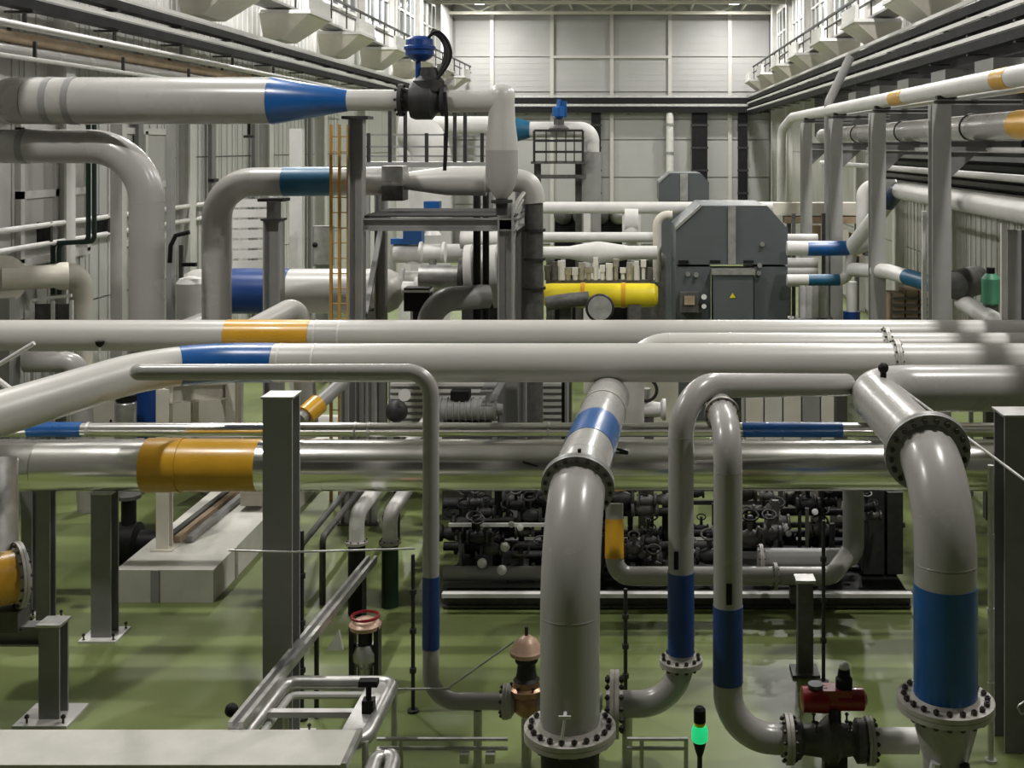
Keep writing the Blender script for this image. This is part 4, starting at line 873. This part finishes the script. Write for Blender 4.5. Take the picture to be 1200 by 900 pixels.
# dark gaps behind: low equipment blocks
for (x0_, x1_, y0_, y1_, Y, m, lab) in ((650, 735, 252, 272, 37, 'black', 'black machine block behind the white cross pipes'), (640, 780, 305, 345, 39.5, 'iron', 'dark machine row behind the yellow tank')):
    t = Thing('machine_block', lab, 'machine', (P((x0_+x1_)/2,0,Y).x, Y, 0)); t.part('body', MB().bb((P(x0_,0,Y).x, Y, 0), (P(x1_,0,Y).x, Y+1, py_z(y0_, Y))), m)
    for k in range(4): t.part('pod', MB().sphere(P(x0_+10+(x1_-x0_-20)*k/3, y0_, Y-.1), .3, 12, 8), rnd.choice(['galv', 'iron', 'tan']))
# grey hoods
def hood(lab, xl, xr, yt, yb, Y, depth, chamf, body=True):
    t = Thing('acoustic_hood', lab, 'enclosure', (P((xl+xr)/2,0,Y).x, Y, 0))
    x_l, x_r, zt, zb_ = P(xl,0,Y).x, P(xr,0,Y).x, py_z(yt, Y), py_z(yb, Y); c = pm(chamf, Y)
    t.part('shell', MB().prism([(x_l, Y, zb_), (x_r, Y, zb_), (x_r, Y, zt-c*.9), (x_r-c*.8, Y, zt), (x_l+c, Y, zt), (x_l, Y, zt-c*.9)], (0, depth, 0)), 'hood')
    xm_ = (x_l+x_r)/2; wd = pm(9, Y)
    t.part('centre_strip', MB().bb((xm_-wd/2, Y-.06, zb_+.02), (xm_+wd/2, Y, zt-.02)), 'galv')
    t.part('edge_trim', MB().beam((x_l-.01, Y-.02, zt-c*.9), (x_l+c, Y-.02, zt+.01), .06, .06), 'galv')
    return t, x_l, x_r, zb_, zt
t, x_l, x_r, zb_, zt = hood('large dark blue-grey acoustic hood with chamfered top', 792, 923, 241, 310, 30.5, 3.2, 30)
t.part('lower_left', MB().bb((x_l, 30.5, 0), (P(833,0,30.5).x, 33.6, zb_-.06)), 'hood'); t.part('lower_right', MB().bb((P(884,0,30.5).x, 30.5, 0), (x_r, 33.6, zb_-.06)), 'hood')
cb = t.part('control_box', MB().bb((P(835,0,30.5).x, 30.1, py_z(373, 30.1)-.6), (P(881,0,30.5).x, 31, py_z(322, 30.1))), 'hood')
t.part('box_lid', MB().bb((P(833,0,30.5).x, 30.05, py_z(322, 30.1)), (P(883,0,30.5).x, 31, py_z(316, 30.1))), 'galv', cb)
z0 = py_z(349, 30.1); xw_ = P(858.5,0,30.1).x; t.part('warning_sign', MB().prism([(xw_-.075, 30.1, z0), (xw_+.075, 30.1, z0), (xw_, 30.1, z0+.13)], (0, -.012, 0)), 'yellow', cb)
t.part('control_box_stand', MB().bb((P(838,0,30.5).x, 30.2, 0), (P(878,0,30.5).x, 31, py_z(373, 30.1)-.6)), 'dark')
for x in (801, 838, 877): t.part('vent', MB().bb((P(x-6,0,30.5).x, 30.44, py_z(308, 30.5)), (P(x+6,0,30.5).x, 30.5, py_z(305, 30.5))), 'black')
for x, y in ((806, 321), (816, 322), (890, 311), (893, 286), (889, 320)): t.part('latch', MB().cyl(P(x, y, 30.5), P(x, y, 30.5)-V((0, .08, 0)), .06, n=10), 'galv')
db = t.part('display_box', MB().bb(P(797, 366, 30.2), P(819, 343, 30.2)+V((0, .3, 0))), 'iron'); t.part('display', MB().box(P(808, 352, 30.15), (.26, .04, .22)), 'tan', db)
t.part('white_gauge', MB().cyl(P(825, 348, 30.2), P(825, 348, 30.1), .07, n=12).cyl(P(825, 359, 30.2), P(825, 359, 30.1), .06, n=12), 'white')
t, *_ = hood('smaller grey hood farther back before the back wall', 772, 831, 203, 236, 44, 3.5, 12)
t.part('lower_body', MB().bb((P(774,0,44).x, 44.2, 0), (P(829,0,44).x, 47, py_z(236.5, 44))), 'hood')
# ---------------------------------------------------------------- things between headers and the slim polished pipe
t = Thing('louvre_cabinet', 'pale louvred cabinet seen between the headers and the polished pipe', 'cabinet', (P(520,0,24.7).x, 24.7, 0))
t.part('body', MB().bb((P(455,0,24.7).x, 24.7, 0), (P(665,0,24.7).x, 25.2, py_z(446, 24.7))), 'lsteel')
for k in range(7): t.part('slat', MB().bb((P(458,0,24.7).x, 24.64, py_z(497-k*7.5, 24.7)), (P(662,0,24.7).x, 24.7, py_z(493.5-k*7.5, 24.7))), 'white')
c = P(548, 480, 22.6); t = Thing('pump_motor', 'grey finned motor lying behind the slim polished pipe', 'motor', (c.x, 22.6, 0))
t.part('housing', MB().lathe(P(512, 480, 22.6), (1,0,0), [(0, .12), (.04, .21), (1.1, .21), (1.14, .12), (1.25, .1)], 24), 'lsteel')
for k in range(8): t.part('fin', MB().lathe(P(516, 480, 22.6)+V((.12*k, 0, 0)), (1,0,0), [(0, .21), (.01, .235), (.03, .235), (.04, .21)], 24), 'lsteel')
t.part('terminal_box', MB().box(P(540, 462, 22.6), (.35, .3, .16)), 'black'); t.part('pedestal', MB().bb((P(520,0,22.6).x, 22.4, 0), (P(575,0,22.6).x, 22.8, py_z(493, 22.6))), 'iron')
for k, (x, m) in enumerate(((405, 'lsteel'), (422, 'steel'), (436, 'lsteel'), (598, 'lsteel'), (612, 'steel'), (660, 'black'))):
    p = P(x, 446, 22.2); t = Thing('support_post', f'short grey steel post behind the headers, {["leftmost", "second from the left", "third from the left", "third from the right", "second from the right", "rightmost and thinnest"][k]}', 'post', (p.x, 22.2, 0))
    t.part('shaft', MB().hbeam((p.x, 22.2, .02), (p.x, 22.2, 3.2), .16 if k < 5 else .06, .16 if k < 5 else .06, .02, up=(1,0,0)), m); t.part('foot', MB().box((p.x, 22.2, .01), (.26, .26, .02)), 'iron')
c = P(465, 482, 21.4); t = Thing('pressure_gauge', 'small dark gauge valve with white dial behind the slim polished pipe', 'gauge', (c.x, 21.4, 0))
t.part('stem', MB().cyl((c.x, 21.4, 0), c, .06, n=10), 'dark'); t.part('body', MB().sphere(c, .2, 16, 10), 'dark'); t.part('dial', MB().cyl(P(474, 463, 21.3), P(474, 463, 21.2), .11, n=16), 'white')
q = Run('slant_pipe', 'grey slanting pipe with amber collar beside the tall grey column', [P(404, 446, 19.2), P(352, 492, 18.4)], .11, 'lsteel', n=18); q.band(q.sx(374), q.sx(355), 'orange', ex=.05, name='collar')
t = Thing('panel_cabinet', 'beige-green panelled cabinet behind the slim polished pipe at the right', 'cabinet', (P(928,0,23).x, 23, 0))
t.part('body', MB().bb((P(872,0,23).x, 23, 0), (P(985,0,23).x, 23.6, py_z(440, 23))), 'lsteel')
for k in range(5): t.part('door_panel', MB().bb((P(874+22*k,0,23).x, 22.95, .3), (P(894+22*k,0,23).x, 23, py_z(444, 23))), ['cream', 'conc', 'cream', 'lsteel', 'cream'][k])
t = Thing('valve_cluster', 'pale valve cluster between the middle hairpin and the loop', 'valve', (P(756,0,22).x, 22, 0))
t.part('body', MB().lathe(P(742, 480, 22), (1,0,0), [(0, .2), (.06, .2), (.1, .13), (.3, .16), (.5, .13), (.54, .2), (.6, .2)], 18), 'white'); t.part('neck', MB().cyl(P(757, 480, 22), P(757, 455, 22), .09, n=12), 'galv'); t.part('handwheel', MB().ring(P(757, 457, 21.9), (0, -1, .4), .2, .03, 20, 6), 'black'); t.part('pedestal', MB().bb((P(748,0,22).x, 21.9, 0), (P(766,0,22).x, 22.1, py_z(488, 22))), 'iron')
single('backing_sheet', MB().bb((P(690,0,25).x, 25, 0), (P(795,0,25).x, 25.2, py_z(440, 25))), 'cream', 'cream partition sheet behind the pale valve cluster', 'partition')
# ---------------------------------------------------------------- pipe rack along the right wall
XP = P(1101, 0, 22).x
rack = [(22.0, 22, 'nearest'), (27.6, 16.5, 'second'), (33.2, 15, 'third'), (38.8, 13, 'fourth')]
for Y, wpx, lab in rack:
    t = Thing('rack_post', f'grey pipe rack post along the right side, {lab} from the front', 'post', (XP, Y, 0), 'pipe rack posts')
    wd = .34
    t.part('shaft', MB().hbeam((XP, Y, 0), (XP, Y, ZC+.78), wd, wd, .035, up=(0,1,0)), 'rackgrey')
    t.part('arm', MB().hbeam((XP-.1, Y, ZC+.02), (XP+1.5, Y, ZC+.02), .2, .22, .025, up=(0,0,1)), 'steel')
    t.part('arm', MB().hbeam((XP-.1, Y, ZC+.82), (XP+1.5, Y, ZC+.82), .2, .1, .02, up=(0,0,1)), 'steel')
    t.part('gusset', MB().prism([(XP+.17, Y-.02, ZC-.1), (XP+.7, Y-.02, ZC-.1), (XP+.17, Y-.02, ZC-.6)], (0, .04, 0)), 'steel')
rp = Run('rack_pipe', 'white rack pipe with amber bands along the right side, topmost', [(XP+.12, 12, ZC+1.06), (XP+.12, 43, ZC+1.06), (XP-.15, 44, ZC+.6), (XP-.15, 44, 0)], .165, 'white', bend=.5, n=24)
for x in (1178, 1055): s_ = rp.sx(x, 0, 31); rp.band(s_-.35 if x > 1100 else s_-.6, s_+.35 if x > 1100 else s_+.6, 'orange')
for Y, _, _l in rack: rp.part('saddle', MB().box((XP+.12, Y, ZC+.9), (.36, .16, .08)), 'dark')
rp = Run('rack_pipe', 'grey rack pipe with amber band along the right side, below the topmost', [(XP+.75, 12, ZC+.36), (XP+.75, 40, ZC+.36)], .24, 'grey', n=28); s_ = rp.sx(1197); rp.band(s_-1.3, s_+.1, 'orange')
for Y, _, _l in rack[:3]: rp.part('clamp', MB().ring((XP+.75, Y+.5, ZC+.36), (0,1,0), .25, .02, 24, 6), 'dark')
Run('rack_pipe', 'slim white rack pipe just under the topmost one', [(XP+.62, 12, ZC+.93), (XP+.62, 38, ZC+.93)], .06, 'white', n=14)
Run('rack_pipe', 'slim white rack pipe below the grey one', [(XP+.9, 12, ZC-.06), (XP+.9, 41, ZC-.06)], .05, 'white', n=14)
Run('rack_pipe', 'slim white rack pipe at eye level by the right wall', [(XP+1.0, 12, ZC-.55), (XP+1.0, 42, ZC-.55)], .07, 'white', n=14)
rp = Run('rack_pipe', 'white rack pipe with dark blue elbow, descending to the blue pipe', [(XP+.55, 12, ZC-1.02), (XP+.55, 28.0, ZC-1.02), P(1016, 268, 29.2), P(998, 291, 30)], .2, 'white', bend=.6, n=24)
s_ = rp.sx(1047, 9); rp.band(s_-.5, s_+.35, 'navy')
Run('rack_pipe', 'white pipe turning down in a tall hoop behind the second rack post', [P(1011, 283, 30.6), P(1011, 218, 30.6), P(1050, 218, 30.6)], .17, 'white', bend=.3, n=20)
q = Run('blue_pipe', 'blue pipe joining white ones left of the second rack post', [P(922, 291, 30), P(1005, 291, 30), P(1030, 275, 29)], pm(8.5, 30), 'white', bend=.3, n=20); q.band(q.sx(947), q.sx(1000), 'blue')
q = Run('blue_pipe', 'white pipe with dark teal band right of the grey hood', [P(922, 328, 30), P(992, 328, 30), P(1000, 290, 30)], pm(6.5, 30), 'white', bend=.25, n=18); q.band(q.sx(948), q.sx(984), 'teal')
q = Run('blue_pipe', 'white descending pipe with teal end behind the nearest rack post', [P(1000, 316, 29.5), P(1040, 318, 27), P(1100, 335, 24.5)], .17, 'white', bend=.4, n=20); q.band(q.sx(1062), q.sx(1100), 'teal')
t = Run('white_riser', 'white riser with dark blue foot right of the grey hood', [P(998, 385, 31), P(998, 330, 31)], .14, 'white', n=16); t.band(0, .45, 'dblue', ex=.08, name='foot')
# equipment bank right of the hood
t = Thing('white_manifold', 'white manifold of stacked cylinders right of the grey hood', 'manifold', (P(945,0,32.5).x, 32.5, 0))
for y in (280, 292, 308, 318, 330): t.part('cylinder', MB().cyl(P(920, y, 32.5), P(958, y, 32.5), .14, n=16), 'white')
for k in range(4): t.part('bottle', MB().lathe(P(940+k*8, 372, 32), (0,0,1), [(0, .1), (.8, .1), (.9, .05), (1.0, .04)], 14), 'white')
t.part('frame', MB().beam((P(930,0,33).x, 33, 0), P(930, 250, 33), .1, .1).beam((P(965,0,33).x, 33, 0), P(965, 250, 33), .1, .1), 'iron')
t.part('shelf', MB().box(P(950, 374, 32.2), (1.2, .8, .06)), 'iron'); t.part('shelf_leg', MB().bb(P(930, 376, 32.2), (P(934,0,32.2).x, 32.4, 0)), 'iron'); t.part('shelf_leg', MB().bb(P(968, 376, 32.2), (P(972,0,32.2).x, 32.4, 0)), 'iron')
t = Thing('insulated_duct', 'tan insulated duct run crossing behind the far rack posts', 'duct', P(960, 300, 40))
t.part('duct', MB().bb(P(905, 252, 40), P(1010, 238, 40)+V((0, .8, 0))), 'cream'); t.part('duct', MB().bb(P(920, 262, 40), P(1010, 254, 40)+V((0, .7, 0))), 'tan'); 
for k in range(5): t.part('box', MB().bb(P(950+k*16, 300, 39.5), P(962+k*16, 262+rnd.uniform(0, 12), 39.5)+V((0, .5, 0))), ['tan', 'iron', 'cream', 'tan', 'iron'][k])
for x in (925, 1005): t.part('leg', MB().bb((P(x-2,0,40.2).x, 40.2, 0), (P(x+2,0,40.2).x, 40.5, py_z(262, 40))), 'iron')
t = Thing('pallet_stack', 'stack of tan crates low behind the nearest rack post', 'crates', (P(1070,0,27).x, 28, 0))
for k in range(3): t.part('crate', MB().bb((P(1046+k*16,0,27.5).x, 27.5, 0), (P(1060+k*16,0,27.5).x, 28.3, py_z(345-5*k, 27.5))), 'tan')
for k in range(4): t.part('slat', MB().bb((P(1046,0,27.5).x, 27.44, py_z(375-8*k, 27.5)), (P(1092,0,27.5).x, 27.5, py_z(372-8*k, 27.5))), 'iron')
# things against the right wall
t = Thing('louvre_duct', 'grey louvred duct along the right wall', 'duct', (9.5, 20, 5.6))
for k in range(5): t.part('slat', MB().bb((8.95, 14, 5.75+.22*k), (9.3, 44, 5.87+.22*k)), ['steel', 'iron', 'lsteel', 'dark', 'steel'][k])
t.part('back', MB().bb((9.3, 14, 5.7), (9.5, 44, 6.9)), 'dark')
for k in range(9):
    t.part('box', MB().bb((8.6, 15.2+3.1*k, 6.95), (9.15, 16.4+3.1*k, 7.3+.25*(k % 3))), ['iron', 'dark', 'cream'][k % 3])
t = Thing('air_duct', 'row of grey air boxes under the right cable trays', 'duct', (9.4, 22, 8.2))
for k in range(7):
    y = 19+4.2*k; t.part('air_box', MB().bb((8.3, y, 8.25), (9.05, y+1.5, 9.05)), 'lsteel'); t.part('neck', MB().cyl((8.6, y+1.5, 8.7), (8.6, y+2.2, 8.7), .16, n=14), 'galv')
t.part('header', MB().cyl((8.85, 14, 8.75), (8.85, 48, 8.75), .15, n=18), 'lsteel')
single('cable_mass', MB().bb((9.2, 13, 7.5), (9.5, 60, 9.5)), 'dark', 'dark cable bank behind the right rack pipes', 'cables')
for k, (Y, m, lab) in enumerate(((20.3, 'white', 'slim white post by the right wall near the right edge'), (24.2, 'white', 'slim white post by the right wall behind the nearest rack post'))):
    t = Thing('slim_post', lab, 'post', (P(1176 if k == 0 else 1083, 0, Y).x, Y, 0)); x = t.c.x; t.part('shaft', MB().beam((x, Y, .02), (x, Y, ZC-1.3), .09, .09), m); t.part('foot', MB().box((x, Y, .01), (.2, .2, .02)), m)
t = Thing('grey_door_panel', 'wide grey steel panel at the right edge above the headers', 'panel', (P(1188,0,20.8).x, 20.8, 0)); t.part('plate', MB().bb((P(1181,0,20.8).x, 20.8, 0), (P(1197,0,20.8).x, 20.9, ZC-1.45)), 'lsteel'); t.part('stile', MB().bb((P(1197,0,20.8).x, 20.75, 0), (P(1201,0,20.8).x, 20.9, ZC-1.45)), 'dark')
c = P(1161, 336, 22.5); t = Thing('green_pump', 'mint green pump casing near the right edge', 'pump', (c.x, 22.5, 0)); t.part('casing', MB().lathe(c-V((0,0,.35)), (0,0,1), [(0, .1), (.05, .17), (.5, .17), (.6, .1)], 18), mat('mint_paint', (.10, .33, .2), .4)); t.part('cap', MB().cyl(c+V((0,0,.22)), c+V((0,0,.36)), .08, n=12), 'black'); t.part('pedestal', MB().bb((c.x-.12, 22.4, 0), (c.x+.12, 22.6, c.z-.33)), 'iron')
t = Thing('round_tank', 'dark round tank end behind the nearest rack post', 'tank', (P(1128,0,23.5).x, 23.5, 0)); c = P(1118, 335, 23.4); t.part('shell', MB().lathe(c, (0.6, .8, 0), [(0, .15), (.05, .27), (.2, .3), (1.2, .3), (1.3, .2)], 24), 'iron'); t.part('frame', MB().beam((c.x-.2, 23.4, 0), (c.x-.2, 23.4, c.z-.2), .08, .08).beam((c.x+.5, 24, 0), (c.x+.5, 24, c.z-.2), .08, .08), 'steel')
Run('floor_run', 'white pipe slanting down at the right edge just above the headers', [P(1128, 354, 23.6), P(1172, 380, 21.8), P(1260, 430, 20.9)], .17, 'white', bend=.3, n=18)
# tall bent conduit before the far right rack post
Run('bent_conduit', 'tall grey conduit bending toward the right trays at the top', [(P(971,0,35).x, 35, 0), P(971, 120, 35), P(997, 66, 35)], .13, 'lsteel', bend=.4, n=16)
# small items right column base
t = Thing('small_lever', 'small steel lever bracket on the right edge column', 'lever', P(1192, 835, 13.7)); t.part('loop', MB().tube(loop([P(1192, 828, 13.7), P(1203, 820, 13.7), P(1205, 832, 13.7), P(1197, 838, 13.7)], .03, 3), .012, 6, False), 'galv')
# ---------------------------------------------------------------- things along the left wall
for k, (x, wd, Y, m, lab) in enumerate(((139, 14, 26.5, 'white', 'white square pillar by the left wall behind the wide elbow'), (28, 9, 25.2, 'white', 'slim white pillar at the far left wall'), (348, 15, 33.0, 'white', 'white pillar behind the yellow ladder'), (200, 6, 27, 'lsteel', 'slim grey upright between the two downpipes'))):
    xm_ = P(x, 0, Y).x; wm = pm(wd, Y); t = Thing('square_pillar', lab, 'pillar', (xm_, Y, 0)); t.part('shaft', MB().bb((xm_-wm/2, Y-.12, .05), (xm_+wm/2, Y+.12, ZC+.5)), m); t.part('foot', MB().bb((xm_-wm*.7, Y-.16, 0), (xm_+wm*.7, Y+.16, .05)), m)
for k, dx in enumerate((0, 7)):
    Run('dark_riser', f'dark green pipe dropping along the left wall then stepping left, {["left", "right"][k]} of the pair', [P(103.5+dx, 146, 25.6), P(103.5+dx, 283-k*0, 25.6), P(62+dx*1.1, 285, 25.6), P(62+dx*1.1, 345, 25.6)], .05, 'dgreen', bend=.12, n=12)
t = Thing('duct_fan', 'round white fan housing at the far left edge', 'fan', (P(2,0,22.8).x, 22.8, 0)); c = P(2, 327, 22.8); t.part('drum', MB().lathe(c, (.5, -.85, 0), [(-.5, .3), (-.45, .42), (0, .42), (.06, .46), (.1, .46), (.12, .36)], 28), 'cream'); t.part('neck', MB().lathe(c, (.9, .5, 0), [(0, .25), (.9, .22), (1.0, .27), (1.15, .27)], 20), 'cream'); t.part('stand', MB().bb(V((c.x-.25, 22.6, 0)), V((c.x+.25, 23.0, c.z-.35))), 'lsteel')
Run('white_duct', 'dusty white duct bending down by the left wall', [P(42, 326, 24.6), P(95, 318, 25.4), V((P(95,0,25.4).x, 25.4, 0))], .24, 'cream', bend=.35, n=22)
t = Thing('drum_tank', 'short pale round tank between the two downpipes', 'tank', (P(224,0,25.8).x, 25.8, 0)); t.part('shell', MB().lathe((t.c.x, 25.8, py_z(375, 25.8)-.7), (0,0,1), [(0, .28), (.05, .31), (1.5, .31), (1.6, .24), (1.65, .05)], 26), 'white'); t.part('leg', MB().cyl((t.c.x, 25.8, 0), (t.c.x, 25.8, 2.6), .2, n=14), 'lsteel'); t.part('pipe', MB().tube([P(199, 308, 25.8), P(200, 288, 25.8), P(206, 276, 25.8), P(222, 272, 25.8)], .05, 10), 'black'); t.part('valve', MB().box(P(222, 310, 25.6), (.3, .1, .08)), 'black')
t = Thing('slat_screen', 'white horizontal slat screen behind the blue banded vessel', 'screen', (P(296,0,31).x, 31, 0))
for k in range(9): t.part('slat', MB().box(P(297, 238+k*12, 31+.0), (pm(50, 31), .05, .2), Matrix.Rotation(R(20), 3, 'Z')), 'white')
for x in (274, 319): t.part('post', MB().bb((P(x,0,31).x-.04, 30.7 if x < 300 else 31.1, 0), (P(x,0,31).x+.04, 30.9 if x < 300 else 31.3, py_z(232, 31))), 'white')
t = Thing('pipe_rail', 'white horizontal pipe rail along the left wall', 'rail', (-12.2, 26, 4.8))
for z in (5.35, 4.95): t.part('rail', MB().cyl((-12.35, 22, z), (-12.35, 37, z), .06, n=10), 'white')
for k in range(6): t.part('bracket', MB().bb((-12.7, 22.5+2.8*k, 4.9), (-12.3, 22.6+2.8*k, 5.4)), 'dark')
t = Thing('frame_table', 'small white frame stand at the far left behind the rear header', 'stand', (P(60,0,24.6).x, 24.6, 0))
for x in (38, 62, 84): t.part('leg', MB().beam((P(x,0,24.6).x, 24.6, 0), P(x, 352, 24.6), .06, .06), 'white')
t.part('top_bar', MB().beam(P(38, 352, 24.6), P(84, 346, 24.6), .06, .06), 'white'); t.part('panel', MB().bb(P(40, 380, 24.7), P(82, 356, 24.75)), 'iron')
for k, x in enumerate((165, 250, 300, 365)):
    Y = 12.45*FPX/(CX-x); t = Thing('cable_conduit', f'dark vertical conduit on the left wall, {["leftmost", "second", "third", "rightmost"][k]} of four', 'conduit', (-12.5, Y, 2)); t.part('conduit', MB().beam((-12.5, Y, 0), (-12.5, Y, 9.4), .12, .3), 'steel'); t.part('clip', MB().box((-12.45, Y, 6), (.18, .4, .1)), 'dark')
t = Thing('switch_box', 'grey electric wall box behind the yellow ladder', 'box', P(375, 310, 35.5)); t.part('body', MB().bb(P(366, 312, 35.5), P(388, 265, 35.5)+V((0, .4, 0))), 'lsteel'); t.part('door', MB().bb(P(368, 310, 35.46), P(386, 267, 35.46)+V((0, .03, 0))), 'galv'); t.part('knob', MB().sphere(P(369, 287, 35.4), .08, 8, 6), 'black'); t.part('stand', MB().bb((P(370,0,35.6).x, 35.6, 0), (P(384,0,35.6).x, 35.8, py_z(312, 35.5))), 'lsteel')
